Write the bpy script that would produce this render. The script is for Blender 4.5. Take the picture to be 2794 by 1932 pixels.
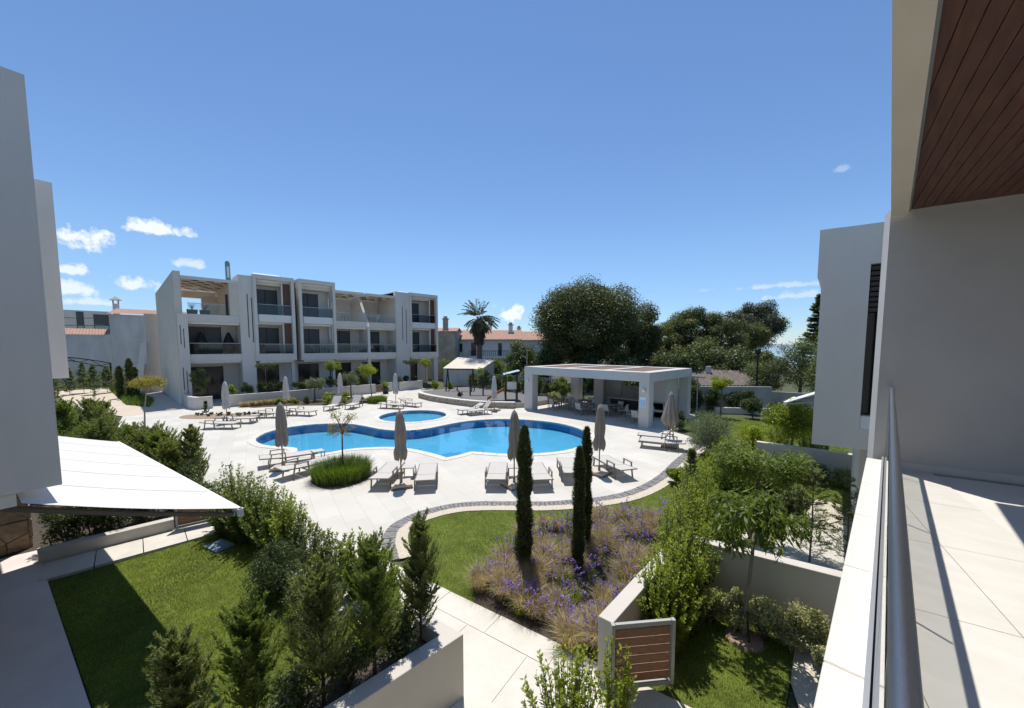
import bpy, bmesh, math, random
import numpy as np
from mathutils import Vector, Matrix
from mathutils.geometry import delaunay_2d_cdt
for o in list(bpy.data.objects): bpy.data.objects.remove(o)
scene = bpy.context.scene
COL = scene.collection
R = math.radians
# ------------------------------------------------------------------ camera
cam = bpy.data.cameras.new('camera'); camo = bpy.data.objects.new('camera', cam); COL.objects.link(camo)
camo.location = (0, 0, 4.8); camo.rotation_euler = (R(90 - 4.37), 0, R(45))
cam.sensor_width = 36; cam.lens = 13.26; cam.shift_y = 0.0212; cam.clip_start = 0.05; cam.clip_end = 30000
scene.camera = camo
# ------------------------------------------------------------------ light
SUN_EL = R(70.5); SUN_H = (-.81, .586)
sdir = Vector((SUN_H[0] * math.cos(SUN_EL), SUN_H[1] * math.cos(SUN_EL), math.sin(SUN_EL)))
sun = bpy.data.lights.new('sun', 'SUN'); sun.energy = 4.6; sun.angle = R(.55); sun.color = (1, .955, .88)
suno = bpy.data.objects.new('sun', sun); COL.objects.link(suno); suno.rotation_euler = (-sdir).to_track_quat('-Z', 'Y').to_euler()
suno.location = (0, 0, 60)
vs = scene.view_settings
vs.view_transform = 'Standard'; vs.look = 'None'; vs.exposure = 0.06; vs.gamma = 1.0; vs.use_curve_mapping = False
# ------------------------------------------------------------------ sky with a few small fair-weather clouds
w = bpy.data.worlds.new('World'); scene.world = w; w.use_nodes = True
nt = w.node_tree; nt.nodes.clear()
def N(t, kind, **k):
    n = t.nodes.new(kind)
    for a, b in k.items(): setattr(n, a, b)
    return n
def mth(t, op, a, b=None, c=None, clamp=False):
    n = N(t, 'ShaderNodeMath', operation=op, use_clamp=clamp)
    for i, v in enumerate((a, b, c)):
        if v is None: continue
        if isinstance(v, (int, float)): n.inputs[i].default_value = v
        else: t.links.new(v, n.inputs[i])
    return n.outputs[0]
sky = N(nt, 'ShaderNodeTexSky', sky_type='NISHITA', sun_disc=False)
sky.sun_elevation = SUN_EL; sky.sun_rotation = math.atan2(SUN_H[0], SUN_H[1]); sky.altitude = 0
sky.air_density = 1.0; sky.dust_density = 0.0; sky.ozone_density = 3.0
tc = N(nt, 'ShaderNodeTexCoord'); sp = N(nt, 'ShaderNodeSeparateXYZ'); nt.links.new(tc.outputs['Generated'], sp.inputs[0])
AZ = mth(nt, 'ARCTAN2', mth(nt, 'MULTIPLY', sp.outputs[0], -1), sp.outputs[1])
EL = mth(nt, 'ARCSINE', sp.outputs[2])
nz = N(nt, 'ShaderNodeTexNoise'); nz.inputs['Scale'].default_value = 26; nz.inputs['Detail'].default_value = 7; nz.inputs['Roughness'].default_value = .62
nt.links.new(tc.outputs['Generated'], nz.inputs['Vector'])
nz2 = N(nt, 'ShaderNodeTexNoise'); nz2.inputs['Scale'].default_value = 8; nz2.inputs['Detail'].default_value = 4
nt.links.new(tc.outputs['Generated'], nz2.inputs['Vector'])
nmix = mth(nt, 'ADD', mth(nt, 'MULTIPLY', mth(nt, 'SUBTRACT', nz.outputs[0], .5), 3.3), mth(nt, 'MULTIPLY', mth(nt, 'SUBTRACT', nz2.outputs[0], .5), 1.2))
# (azimuth deg left of +Y, elevation deg, half-width deg, half-height deg, opacity)
CLOUDS = [(94.0, 10.7, 3.38, 2.17, 1), (88.0, 12.6, 3.90, 1.05, .95), (94.0, 7.4, 2.47, 0.84, .85), (94.6, 5.6, 2.99, 1.26, .8), (89.6, 6.5, 1.56, 1.19, .85), (93.2, 4.4, 2.86, 0.70, .6),
          (84.6, 9.3, 1.82, 0.84, .6), (86.3, 6.2, 1.95, 0.70, .5), (45.2, 4.9, 3.25, 1.89, 1.1), (11.8, 7.4, 6.50, 0.59, .42), (8.0, 6.1, 4.68, 0.70, .4), (5, 19.0, 0.91, 0.56, .25), (17.2, 3.4, 1.17, 0.84, .7), (100, 9, 5.20, 1.96, .9), (118, 8, 6.50, 1.68, .9), (135, 6, 5.20, 1.40, .8), (-30, 7, 5.20, 1.54, .8)]
tot = None
for az, el, wa, we, op in CLOUDS:
    dx = mth(nt, 'MULTIPLY', mth(nt, 'SUBTRACT', AZ, R(az)), 1 / R(wa)); dy = mth(nt, 'MULTIPLY', mth(nt, 'SUBTRACT', EL, R(el)), 1 / R(we))
    # flat base, billowing top
    dyb = mth(nt, 'MULTIPLY', mth(nt, 'MINIMUM', dy, 0), .6); dy2 = mth(nt, 'ADD', dy, dyb)
    rr = mth(nt, 'SQRT', mth(nt, 'ADD', mth(nt, 'MULTIPLY', dx, dx), mth(nt, 'MULTIPLY', dy2, dy2)))
    m = mth(nt, 'MULTIPLY', mth(nt, 'ADD', mth(nt, 'SUBTRACT', .82, rr), nmix), 2.3, clamp=True)
    gate = mth(nt, 'MULTIPLY', mth(nt, 'SUBTRACT', 1.7, rr), 2.0, clamp=True)
    m = mth(nt, 'MULTIPLY', mth(nt, 'MULTIPLY', m, gate), op)
    tot = m if tot is None else mth(nt, 'MAXIMUM', tot, m)
tot = mth(nt, 'MINIMUM', tot, .96)
mixc = N(nt, 'ShaderNodeMixRGB'); mixc.inputs[2].default_value = (8.2, 8.7, 9.6, 1)
tint = N(nt, 'ShaderNodeMixRGB', blend_type='MULTIPLY'); tint.inputs[0].default_value = 1; tint.inputs[2].default_value = (.95, 1.08, 1.21, 1)
nt.links.new(sky.outputs[0], tint.inputs[1])
hz = N(nt, 'ShaderNodeMixRGB', blend_type='MULTIPLY'); hz.inputs[2].default_value = (.76, .81, .94, 1)
hf = N(nt, 'ShaderNodeMapRange', interpolation_type='SMOOTHSTEP'); hf.inputs[1].default_value = 0.0; hf.inputs[2].default_value = R(14); hf.inputs[3].default_value = 1.0; hf.inputs[4].default_value = 0.0; nt.links.new(EL, hf.inputs[0]); nt.links.new(hf.outputs[0], hz.inputs[0])
nt.links.new(tint.outputs[0], hz.inputs[1])
nt.links.new(tot, mixc.inputs[0]); nt.links.new(hz.outputs[0], mixc.inputs[1])
bg = N(nt, 'ShaderNodeBackground'); bg.inputs[1].default_value = 0.112
nt.links.new(mixc.outputs[0], bg.inputs[0]); wo = N(nt, 'ShaderNodeOutputWorld'); nt.links.new(bg.outputs[0], wo.inputs[0])

# ------------------------------------------------------------------ materials
MATS = {}
def mat(name, col, rough=.6, var=0.0, vscale=4.0, bump=0.0, bscale=30.0, metal=0.0, spec=.5, col2=None, stretch=None, detail=5):
    m = bpy.data.materials.new(name); m.use_nodes = True; t = m.node_tree; b = t.nodes['Principled BSDF']
    b.inputs['Base Color'].default_value = (*col, 1); b.inputs['Roughness'].default_value = rough
    b.inputs['Metallic'].default_value = metal; b.inputs['Specular IOR Level'].default_value = spec
    g = N(t, 'ShaderNodeNewGeometry'); vec = g.outputs['Position']
    if stretch:
        mp = N(t, 'ShaderNodeMapping'); mp.inputs['Scale'].default_value = stretch; t.links.new(vec, mp.inputs['Vector']); vec = mp.outputs[0]
    if var or col2:
        n = N(t, 'ShaderNodeTexNoise'); n.inputs['Scale'].default_value = vscale; n.inputs['Detail'].default_value = detail; n.inputs['Roughness'].default_value = .6
        t.links.new(vec, n.inputs['Vector'])
        rp = N(t, 'ShaderNodeValToRGB'); rp.color_ramp.elements[0].position = .3; rp.color_ramp.elements[1].position = .7
        a = [max(0, c * (1 - var)) for c in col]; c2 = col2 if col2 else [min(1, c * (1 + var * .7)) for c in col]
        rp.color_ramp.elements[0].color = (*a, 1); rp.color_ramp.elements[1].color = (*c2, 1)
        t.links.new(n.outputs[0], rp.inputs[0]); t.links.new(rp.outputs[0], b.inputs['Base Color'])
    if bump:
        n2 = N(t, 'ShaderNodeTexNoise'); n2.inputs['Scale'].default_value = bscale; n2.inputs['Detail'].default_value = 6
        t.links.new(vec, n2.inputs['Vector'])
        bp = N(t, 'ShaderNodeBump'); bp.inputs['Strength'].default_value = bump; bp.inputs['Distance'].default_value = .02
        t.links.new(n2.outputs[0], bp.inputs['Height']); t.links.new(bp.outputs[0], b.inputs['Normal'])
    MATS[name] = m; return m
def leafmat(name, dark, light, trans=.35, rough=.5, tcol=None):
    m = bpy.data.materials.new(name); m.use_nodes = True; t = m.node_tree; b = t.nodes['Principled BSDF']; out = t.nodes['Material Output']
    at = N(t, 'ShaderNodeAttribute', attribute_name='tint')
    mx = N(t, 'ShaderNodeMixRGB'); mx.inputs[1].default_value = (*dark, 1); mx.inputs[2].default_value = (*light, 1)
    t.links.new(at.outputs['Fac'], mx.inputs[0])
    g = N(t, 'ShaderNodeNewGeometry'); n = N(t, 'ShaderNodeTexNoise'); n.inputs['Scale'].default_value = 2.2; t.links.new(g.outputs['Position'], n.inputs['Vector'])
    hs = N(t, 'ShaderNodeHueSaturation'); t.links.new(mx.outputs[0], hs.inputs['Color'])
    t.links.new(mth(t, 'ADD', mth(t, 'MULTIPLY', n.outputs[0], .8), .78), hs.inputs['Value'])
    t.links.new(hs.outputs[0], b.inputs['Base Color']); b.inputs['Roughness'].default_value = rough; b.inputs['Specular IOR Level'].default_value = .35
    tr = N(t, 'ShaderNodeBsdfTranslucent'); mt = N(t, 'ShaderNodeMixRGB', blend_type='MULTIPLY'); mt.inputs[0].default_value = 1
    mt.inputs[2].default_value = (*(tcol or (1.3, 1.35, .45)), 1); t.links.new(hs.outputs[0], mt.inputs[1]); t.links.new(mt.outputs[0], tr.inputs[0])
    ms = N(t, 'ShaderNodeMixShader'); ms.inputs[0].default_value = trans
    t.links.new(b.outputs[0], ms.inputs[1]); t.links.new(tr.outputs[0], ms.inputs[2]); t.links.new(ms.outputs[0], out.inputs[0])
    MATS[name] = m; return m
mat('plaster', (.70, .65, .585), .85, .07, 1.1, .12, 120, stretch=(1, 1, .35))
mat('plaster_warm', (.68, .60, .50), .85, .06, 1.1, .12, 120)
mat('plaster_old', (.60, .585, .56), .9, .16, .9, .2, 20, stretch=(1, 1, .4))
mat('plaster_bright', (.80, .79, .76), .85, .05, 1.5, .1, 60)
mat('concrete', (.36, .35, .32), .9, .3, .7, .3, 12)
mat('garden_wall', (.58, .54, .48), .88, .06, 1.6, .15, 110)
mat('coping', (.70, .665, .58), .6, .05, 18, .25, 90)
mat('slab', (.63, .59, .515), .65, .11, 2.2, .12, 60)
mat('deck_stone', (.61, .58, .52), .7, .085, .55, .12, 40)
mat('pool_coping', (.66, .615, .53), .65, .1, 7, .25, 70)
mat('drive', (.58, .49, .38), .85, .08, .6, .2, 40)
mat('floor_tile', (.70, .665, .60), .42, .07, 2.6, .05, 60, stretch=(1, 2.5, 1))
mat('slate', (.17, .17, .175), .75, .35, 9, .4, 60, col2=(.30, .285, .27))
mat('gravel', (.62, .56, .46), .9, .25, 40, .6, 60)
mat('soil', (.075, .058, .042), .95, .35, 9, .6, 40)
mat('earth', (.11, .105, .055), .95, .3, .4, .4, 12, col2=(.075, .095, .035))
mat('lawn_base', (.10, .13, .018), .95, .3, 3, .5, 90, col2=(.15, .19, .03))
mat('play_rubber', (.16, .155, .155), .9, .1, 3, .3, 60)
mat('wood', (.16, .075, .045), .55, .25, 9, .1, 60, col2=(.23, .105, .06), stretch=(6, 1, 6))
mat('soffit_wood', (.105, .036, .021), .5, .3, 3, .08, 40, col2=(.155, .058, .033), stretch=(9, .8, 9))
mat('gate_wood', (.26, .12, .065), .55, .25, 6, .1, 60, col2=(.36, .175, .095), stretch=(2, 2, 14))
mat('dark_panel', (.13, .055, .035), .5, .2, 6, .05, 40)
mat('metal_dark', (.02, .02, .022), .45, metal=.3)
mat('metal_grey', (.33, .34, .33), .4, .06, 3, metal=.5)
mat('gate_frame', (.40, .40, .375), .5, .05, 3)
mat('steel', (.22, .23, .25), .38, .10, 30, .12, 140, metal=.9, stretch=(14, 1, 14))
mat('alu', (.52, .52, .51), .42, .08, 40, metal=.75, stretch=(20, 1, 20))
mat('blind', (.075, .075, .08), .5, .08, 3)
mat('dark_glass', (.018, .019, .022), .12, spec=.6)
mat('frame_taupe', (.24, .21, .185), .45)
mat('sling', (.53, .50, .455), .8, .06, 10, .2, 300)
mat('canvas', (.30, .26, .22), .9, .1, 5, .25, 160)
mat('canvas_pale', (.52, .49, .45), .9, .08, 5, .25, 160)
mat('pole_wood', (.26, .17, .115), .5)
mat('base_stone', (.56, .49, .40), .8, .08, 9, .2, 80)
mat('awning', (.62, .61, .585), .9, .03, 3, .1, 90)
mat('arm_brown', (.20, .155, .125), .45)
mat('roof_tile', (.40, .235, .17), .85, .22, 3, .2, 30)
mat('roof_tile_old', (.17, .135, .115), .9, .3, 2.2, .3, 30)
mat('roof_gravel', (.20, .13, .10), .95, .3, 12, .5, 40)
mat('stone_clad', (.50, .36, .23), .9, .3, 5, .5, 28, col2=(.62, .47, .31))
mat('stone_clad_b', (.40, .285, .18), .9, .3, 5, .5, 28, col2=(.54, .41, .27))
mat('mortar', (.24, .19, .14), .95, .2, 12, .3, 60)
mat('dry_stone', (.43, .37, .28), .9, .3, 4, .5, 25, col2=(.55, .49, .40))
mat('trunk', (.16, .115, .085), .9, .3, 8, .6, 30, stretch=(3, 3, 1))
mat('trunk_pale', (.30, .26, .21), .9, .2, 8, .5, 30)
mat('play_post', (.035, .03, .026), .8)
mat('play_green', (.26, .40, .03), .45)
mat('play_blue', (.48, .62, .68), .4)
mat('play_red', (.42, .05, .04), .45)
mat('slide_steel', (.78, .77, .74), .35, metal=.15)
mat('white_paint', (.78, .77, .75), .5)
mat('sign_blue', (.30, .52, .75), .4)
mat('sign_pale', (.62, .76, .88), .4)
mat('pot', (.035, .032, .03), .6)
mat('louvre', (.055, .042, .028), .6)
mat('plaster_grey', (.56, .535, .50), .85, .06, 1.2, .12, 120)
mat('shed_roof', (.70, .63, .52), .8, .08, 2, .1, 40)
mat('terrace_slab', (.74, .65, .615), .7, .09, 1.5, .1, 50)
mat('hex_brown', (.09, .04, .022), .7)
mat('solar', (.70, .74, .78), .3)
mat('teal', (.10, .26, .30), .4)
mat('sea', (.03, .13, .22), .12, .1, .02)
mat('hills_haze_tint', (.20, .25, .30), .95, .1, .001)  # blue-grey base colour has the haze of distance painted in
mat('mulch', (.33, .24, .17), .95, .3, 30, .5, 60)
mat('blue_lid', (.20, .28, .37), .45)
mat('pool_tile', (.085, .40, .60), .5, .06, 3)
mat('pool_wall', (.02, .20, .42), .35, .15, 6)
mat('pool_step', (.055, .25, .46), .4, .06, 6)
# paving joints drawn faintly over the far deck sheet
def add_joints(m, bw, bh, ang, strength):
    t = m.node_tree; b = t.nodes['Principled BSDF']; l = b.inputs['Base Color'].links[0].from_socket
    g = N(t, 'ShaderNodeNewGeometry'); mp = N(t, 'ShaderNodeMapping'); mp.inputs['Rotation'].default_value = (0, 0, ang); t.links.new(g.outputs['Position'], mp.inputs['Vector'])
    br = N(t, 'ShaderNodeTexBrick'); br.inputs['Scale'].default_value = 1; br.inputs['Brick Width'].default_value = bw; br.inputs['Row Height'].default_value = bh
    br.inputs['Mortar Size'].default_value = .005; br.inputs['Color1'].default_value = (1, 1, 1, 1); br.inputs['Color2'].default_value = (.905, .90, .88, 1); br.inputs['Mortar'].default_value = (strength,) * 3 + (1,)
    t.links.new(mp.outputs[0], br.inputs['Vector'])
    mx = N(t, 'ShaderNodeMixRGB', blend_type='MULTIPLY'); mx.inputs[0].default_value = 1; t.links.new(l, mx.inputs[1]); t.links.new(br.outputs['Color'], mx.inputs[2]); t.links.new(mx.outputs[0], b.inputs['Base Color'])
add_joints(MATS['deck_stone'], 1.2, .6, R(11), .70)
def glassmat(name, col, refl=.08):
    m = bpy.data.materials.new(name); m.use_nodes = True; t = m.node_tree; t.nodes.clear(); out = N(t, 'ShaderNodeOutputMaterial')
    tr = N(t, 'ShaderNodeBsdfTransparent'); tr.inputs[0].default_value = (*col, 1); gl = N(t, 'ShaderNodeBsdfGlossy'); gl.inputs['Roughness'].default_value = .01
    lw = N(t, 'ShaderNodeLayerWeight'); lw.inputs[0].default_value = .5; ms = N(t, 'ShaderNodeMixShader')
    t.links.new(mth(t, 'ADD', mth(t, 'MULTIPLY', mth(t, 'POWER', lw.outputs['Facing'], 5.0), .96), .04), ms.inputs[0]); t.links.new(tr.outputs[0], ms.inputs[1]); t.links.new(gl.outputs[0], ms.inputs[2]); t.links.new(ms.outputs[0], out.inputs[0]); MATS[name] = m
glassmat('glass', (.86, .89, .90)); glassmat('glass_dark', (.66, .70, .74)); glassmat('glass_guard', (.97, .98, .98))
def watermat():
    m = bpy.data.materials.new('water'); m.use_nodes = True; t = m.node_tree; t.nodes.clear(); out = N(t, 'ShaderNodeOutputMaterial')
    tr = N(t, 'ShaderNodeBsdfTransparent'); tr.inputs[0].default_value = (.80, .95, 1, 1); gl = N(t, 'ShaderNodeBsdfGlossy'); gl.inputs['Roughness'].default_value = .02
    fr = N(t, 'ShaderNodeFresnel'); fr.inputs[0].default_value = 1.33; ms = N(t, 'ShaderNodeMixShader')
    n = N(t, 'ShaderNodeTexNoise'); n.inputs['Scale'].default_value = 1.6; n.inputs['Detail'].default_value = 3
    g = N(t, 'ShaderNodeNewGeometry'); t.links.new(g.outputs['Position'], n.inputs['Vector'])
    bp = N(t, 'ShaderNodeBump'); bp.inputs['Strength'].default_value = .10; bp.inputs['Distance'].default_value = .05; t.links.new(n.outputs[0], bp.inputs['Height'])
    t.links.new(bp.outputs[0], gl.inputs['Normal']); t.links.new(bp.outputs[0], fr.inputs['Normal'])
    t.links.new(fr.outputs[0], ms.inputs[0]); t.links.new(tr.outputs[0], ms.inputs[1]); t.links.new(gl.outputs[0], ms.inputs[2]); t.links.new(ms.outputs[0], out.inputs[0]); MATS['water'] = m
watermat()
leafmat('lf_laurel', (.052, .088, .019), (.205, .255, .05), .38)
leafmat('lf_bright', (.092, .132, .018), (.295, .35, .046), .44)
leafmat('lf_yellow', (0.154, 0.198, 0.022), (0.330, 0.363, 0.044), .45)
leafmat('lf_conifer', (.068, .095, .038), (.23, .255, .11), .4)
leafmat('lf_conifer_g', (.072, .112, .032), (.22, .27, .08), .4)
leafmat('lf_cypress', (.036, .052, .022), (.115, .135, .055), .25)
leafmat('lf_pine', (.045, .060, .022), (.135, .145, .055), .26)
leafmat('lf_pine_g', (.055, .076, .024), (.16, .175, .055), .28)
leafmat('lf_grey', (0.046, 0.055, 0.034), (0.111, 0.124, 0.075), .15)
leafmat('lf_olive', (0.072, 0.098, 0.052), (0.221, 0.260, 0.156), .25)
leafmat('lf_dark', (.026, .046, .017), (.095, .12, .038), .24)
leafmat('lf_abelia', (.12, .13, .045), (.55, .53, .32), .35)
leafmat('lf_mixed', (0.046, 0.072, 0.026), (0.169, 0.195, 0.078), .25)
leafmat('lf_straw', (.26, .20, .10), (.58, .48, .28), .4, tcol=(1.1, 1.05, .85))
leafmat('lf_grass', (.118, .160, .019), (.275, .325, .055), .44)
leafmat('lf_sedge', (0.058, 0.104, 0.018), (0.163, 0.221, 0.039), .35)
leafmat('lf_purple', (.19, .12, .36), (.38, .27, .60), .3, tcol=(1.1, .9, 1.3))
leafmat('lf_palm', (.062, .070, .045), (.165, .17, .115), .2)
leafmat('lf_dead', (0.060, 0.045, 0.030), (0.130, 0.100, 0.070), .15, tcol=(1, 1, .9))
leafmat('lf_yellowbrown', (0.182, 0.169, 0.033), (0.338, 0.260, 0.065), .35)

# ------------------------------------------------------------------ mesh builder
class MB:
    def __init__(s): s.v = []; s.f = []
    def poly(s, pts): i = len(s.v); s.v += [tuple(p) for p in pts]; s.f.append(tuple(range(i, i + len(pts)))); return s
    def hexa(s, b, t):
        i = len(s.v); n = len(b); s.v += [tuple(p) for p in b] + [tuple(p) for p in t]
        s.f.append(tuple(range(i + n - 1, i - 1, -1))); s.f.append(tuple(range(i + n, i + 2 * n)))
        for k in range(n): q = (k + 1) % n; s.f.append((i + k, i + q, i + n + q, i + n + k))
        return s
    def box(s, x0, x1, y0, y1, z0, z1):
        b = [(x0, y0, z0), (x1, y0, z0), (x1, y1, z0), (x0, y1, z0)]; return s.hexa(b, [(x, y, z1) for x, y, z in b])
    def prism(s, pts, z0, z1): return s.hexa([(x, y, z0) for x, y in pts], [(x, y, z1) for x, y in pts])
    def bar(s, a, b, w, h=None, up=(0, 0, 1)):
        a = Vector(a); b = Vector(b); d = (b - a).normalized(); u = Vector(up)
        if abs(d.dot(u)) > .95: u = Vector((1, 0, 0))
        r = d.cross(u).normalized() * (w / 2); q = r.cross(d).normalized() * ((h or w) / 2)
        return s.hexa([a - r - q, a + r - q, a + r + q, a - r + q], [b - r - q, b + r - q, b + r + q, b - r + q])
    def tube(s, pts, rad, seg=8, cap=True):
        pts = [Vector(p) for p in pts]; n = len(pts); rad = [rad] * n if isinstance(rad, (int, float)) else rad; i0 = len(s.v)
        for k, p in enumerate(pts):
            d = (pts[min(k + 1, n - 1)] - pts[max(k - 1, 0)]).normalized(); u = Vector((0, 0, 1)) if abs(d.z) < .95 else Vector((1, 0, 0))
            r = d.cross(u).normalized(); q = r.cross(d)
            for j in range(seg): a = 2 * math.pi * j / seg; s.v.append(tuple(p + (r * math.cos(a) + q * math.sin(a)) * rad[k]))
        for k in range(n - 1):
            for j in range(seg): a = i0 + k * seg + j; b = i0 + k * seg + (j + 1) % seg; s.f.append((a, b, b + seg, a + seg))
        if cap: s.f.append(tuple(range(i0 + seg - 1, i0 - 1, -1))); s.f.append(tuple(range(i0 + (n - 1) * seg, i0 + n * seg)))
        return s
    def lathe(s, prof, seg=16, lob=0, amp=0, c=(0, 0), ph=0):
        i0 = len(s.v)
        for r, z in prof:
            for j in range(seg):
                a = 2 * math.pi * j / seg; rr = r * (1 + amp * math.cos(lob * a + ph)); s.v.append((c[0] + rr * math.cos(a), c[1] + rr * math.sin(a), z))
        for k in range(len(prof) - 1):
            for j in range(seg): a = i0 + k * seg + j; b = i0 + k * seg + (j + 1) % seg; s.f.append((a, b, b + seg, a + seg))
        s.f.append(tuple(range(i0 + seg - 1, i0 - 1, -1))); s.f.append(tuple(range(i0 + (len(prof) - 1) * seg, i0 + len(prof) * seg)))
        return s
    def mesh(s, name, m, smooth=False, bevel=0):
        me = bpy.data.meshes.new(name); me.from_pydata(s.v, [], s.f)
        bm = bmesh.new(); bm.from_mesh(me); bmesh.ops.recalc_face_normals(bm, faces=bm.faces)
        if bevel: bmesh.ops.bevel(bm, geom=list(bm.edges), offset=bevel, segments=1, affect='EDGES', clamp_overlap=True)
        bm.to_mesh(me); bm.free()
        me.materials.append(MATS[m]); me.update()
        if smooth: me.shade_smooth()
        return me
    def build(s, name, m, parent=None, smooth=False, bevel=0):
        o = bpy.data.objects.new(name, s.mesh(name, m, smooth, bevel)); COL.objects.link(o); o.parent = parent; return o
def inst(name, me, parent, loc=(0, 0, 0), rz=0, sc=1):
    o = bpy.data.objects.new(name, me); COL.objects.link(o); o.parent = parent; o.location = loc; o.rotation_euler = (0, 0, rz); o.scale = (sc,) * 3 if isinstance(sc, (int, float)) else sc; return o
def tag(o, label, cat, group=None, kind=None):
    o['label'] = label; o['category'] = cat
    if group: o['group'] = group
    if kind: o['kind'] = kind
    return o
def struct(o, kind='structure'): o['kind'] = kind; return o
def thing(name, label, cat, loc=(0, 0, 0), rz=0, group=None):
    o = bpy.data.objects.new(name, None); COL.objects.link(o); o.location = loc; o.rotation_euler = (0, 0, rz); o.empty_display_size = .2
    return tag(o, label, cat, group)
def copy_tree(o, parent=None):
    c = o.copy(); COL.objects.link(c); c.parent = parent
    for ch in o.children: copy_tree(ch, c)
    return c
def place(proto, label, loc, rz=0, group=None, sc=1):
    o = copy_tree(proto); o.location = loc; o.rotation_euler = (0, 0, rz); o.scale = (sc, sc, sc); o['label'] = label
    if group: o['group'] = group
    return o
def inside(p, poly):
    x, y = p; c = False; j = len(poly) - 1
    for i in range(len(poly)):
        if (poly[i][1] > y) != (poly[j][1] > y) and x < (poly[j][0] - poly[i][0]) * (y - poly[i][1]) / (poly[j][1] - poly[i][1]) + poly[i][0]: c = not c
        j = i
    return c
def sheet(name, m, outer, z, holes=(), parent=None, kind='structure', extra=()):
    vs_, es = [], []
    for loop in [outer] + list(holes):
        i0 = len(vs_); vs_ += [Vector(p) for p in loop]; es += [(i0 + k, i0 + (k + 1) % len(loop)) for k in range(len(loop))]
    vs_ += [Vector(p) for p in extra]
    r = delaunay_2d_cdt(vs_, es, [], 0, 1e-5); V, F = r[0], r[2]; ff = []
    for f in F:
        c = sum((V[i] for i in f), Vector((0, 0))) / len(f)
        if inside(c, outer) and not any(inside(c, h) for h in holes): ff.append(f)
    me = bpy.data.meshes.new(name); me.from_pydata([(v.x, v.y, z) for v in V], [], ff); me.materials.append(MATS[m])
    bm = bmesh.new(); bm.from_mesh(me)
    bmesh.ops.delete(bm, geom=[v for v in bm.verts if not v.link_faces], context='VERTS')
    for f in bm.faces:
        if f.normal.z < 0: f.normal_flip()
    bm.to_mesh(me); bm.free(); o = bpy.data.objects.new(name, me); COL.objects.link(o); o.parent = parent
    if kind and parent is None: o['kind'] = kind
    return o
def catmull(P, n=5, closed=False):
    out = []; L = len(P); rng = range(L if closed else L - 1)
    for i in rng:
        p0 = P[(i - 1) % L] if closed or i > 0 else P[0]; p1 = P[i]; p2 = P[(i + 1) % L]; p3 = P[(i + 2) % L] if closed or i + 2 < L else P[-1]
        for k in range(n):
            t = k / n; out.append(tuple(.5 * ((2 * p1[a]) + (-p0[a] + p2[a]) * t + (2 * p0[a] - 5 * p1[a] + 4 * p2[a] - p3[a]) * t * t + (-p0[a] + 3 * p1[a] - 3 * p2[a] + p3[a]) * t ** 3) for a in range(2)))
    if not closed: out.append(tuple(P[-1]))
    return out
def offset_loop(P, d):
    out = []; n = len(P)
    ar = sum(P[i][0] * P[(i + 1) % n][1] - P[(i + 1) % n][0] * P[i][1] for i in range(n)); sg = 1 if ar > 0 else -1
    for i in range(n):
        a = Vector(P[i - 1]); b = Vector(P[i]); c = Vector(P[(i + 1) % n]); t1 = (b - a).normalized(); t2 = (c - b).normalized()
        n1 = Vector((t1.y, -t1.x)); n2 = Vector((t2.y, -t2.x)); m = (n1 + n2); m = m / max(.4, m.length_squared / 2) if m.length > 1e-6 else n1
        out.append(tuple(b + m * d * sg))
    return out
def resample(P, step):
    out = [Vector(P[0])]; acc = 0
    for i in range(len(P) - 1):
        a = Vector(P[i]); b = Vector(P[i + 1]); L = (b - a).length; t = step - acc
        while t <= L: out.append(a.lerp(b, t / L)); t += step
        acc = L - (t - step)
    return [tuple(p) for p in out]
# rotated frame of the terrace houses (11.5 degrees)
TH = R(11.3); UX = Vector((math.cos(TH), math.sin(TH))); UY = Vector((-math.sin(TH), math.cos(TH)))
def rot(u, v): p = UX * u + UY * v; return (p.x, p.y)
def rbox(mb, u0, u1, v0, v1, z0, z1): return mb.prism([rot(u0, v0), rot(u1, v0), rot(u1, v1), rot(u0, v1)], z0, z1)
def uv(x, y): return (x * UX.x + y * UX.y, x * UY.x + y * UY.y)
# ================================================================== SETTING
S1 = [(-13.33, 10.7), (-12.34, 11.26), (-11.58, 11.87), (-10.97, 12.63), (-10.48, 13.56), (-10.33, 14.46), (-10.43, 15.67), (-10.84, 16.71), (-11.45, 17.48), (-12.51, 18.2), (-13.84, 18.6), (-15.02, 18.66),
      (-16.46, 18.22), (-17.71, 17.46), (-18.64, 16.38), (-19.15, 15.0), (-19.2, 13.87), (-19.09, 12.75), (-19.05, 11.7), (-19.35, 10.95), (-19.95, 10.35), (-20.8, 9.95), (-21.75, 9.78), (-22.85, 9.56),
      (-23.83, 9.2), (-24.64, 8.4), (-25.15, 7.5), (-25.2, 6.16), (-24.64, 5.15), (-23.82, 4.52), (-22.88, 4.15), (-21.63, 4.19), (-20.81, 4.52), (-20.21, 4.9), (-19.73, 5.29)]
S2 = [(-17.78, 6.3), (-17.75, 6.81), (-17.56, 7.31), (-17.05, 8.05), (-16.5, 8.6), (-15.83, 8.93), (-15.03, 9.15), (-13.97, 9.3), (-13.25, 9.33)]
POOL = catmull(S1, 4) + [(-18.65, 4.9), (-17.85, 5.25)] + catmull(S2, 4)
KC = (-23.32, 13.56); KR = 2.3
KIDS = [(KC[0] + KR * math.cos(a), KC[1] + KR * math.sin(a)) for a in np.linspace(0, 2 * math.pi, 56, endpoint=False)]
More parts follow.
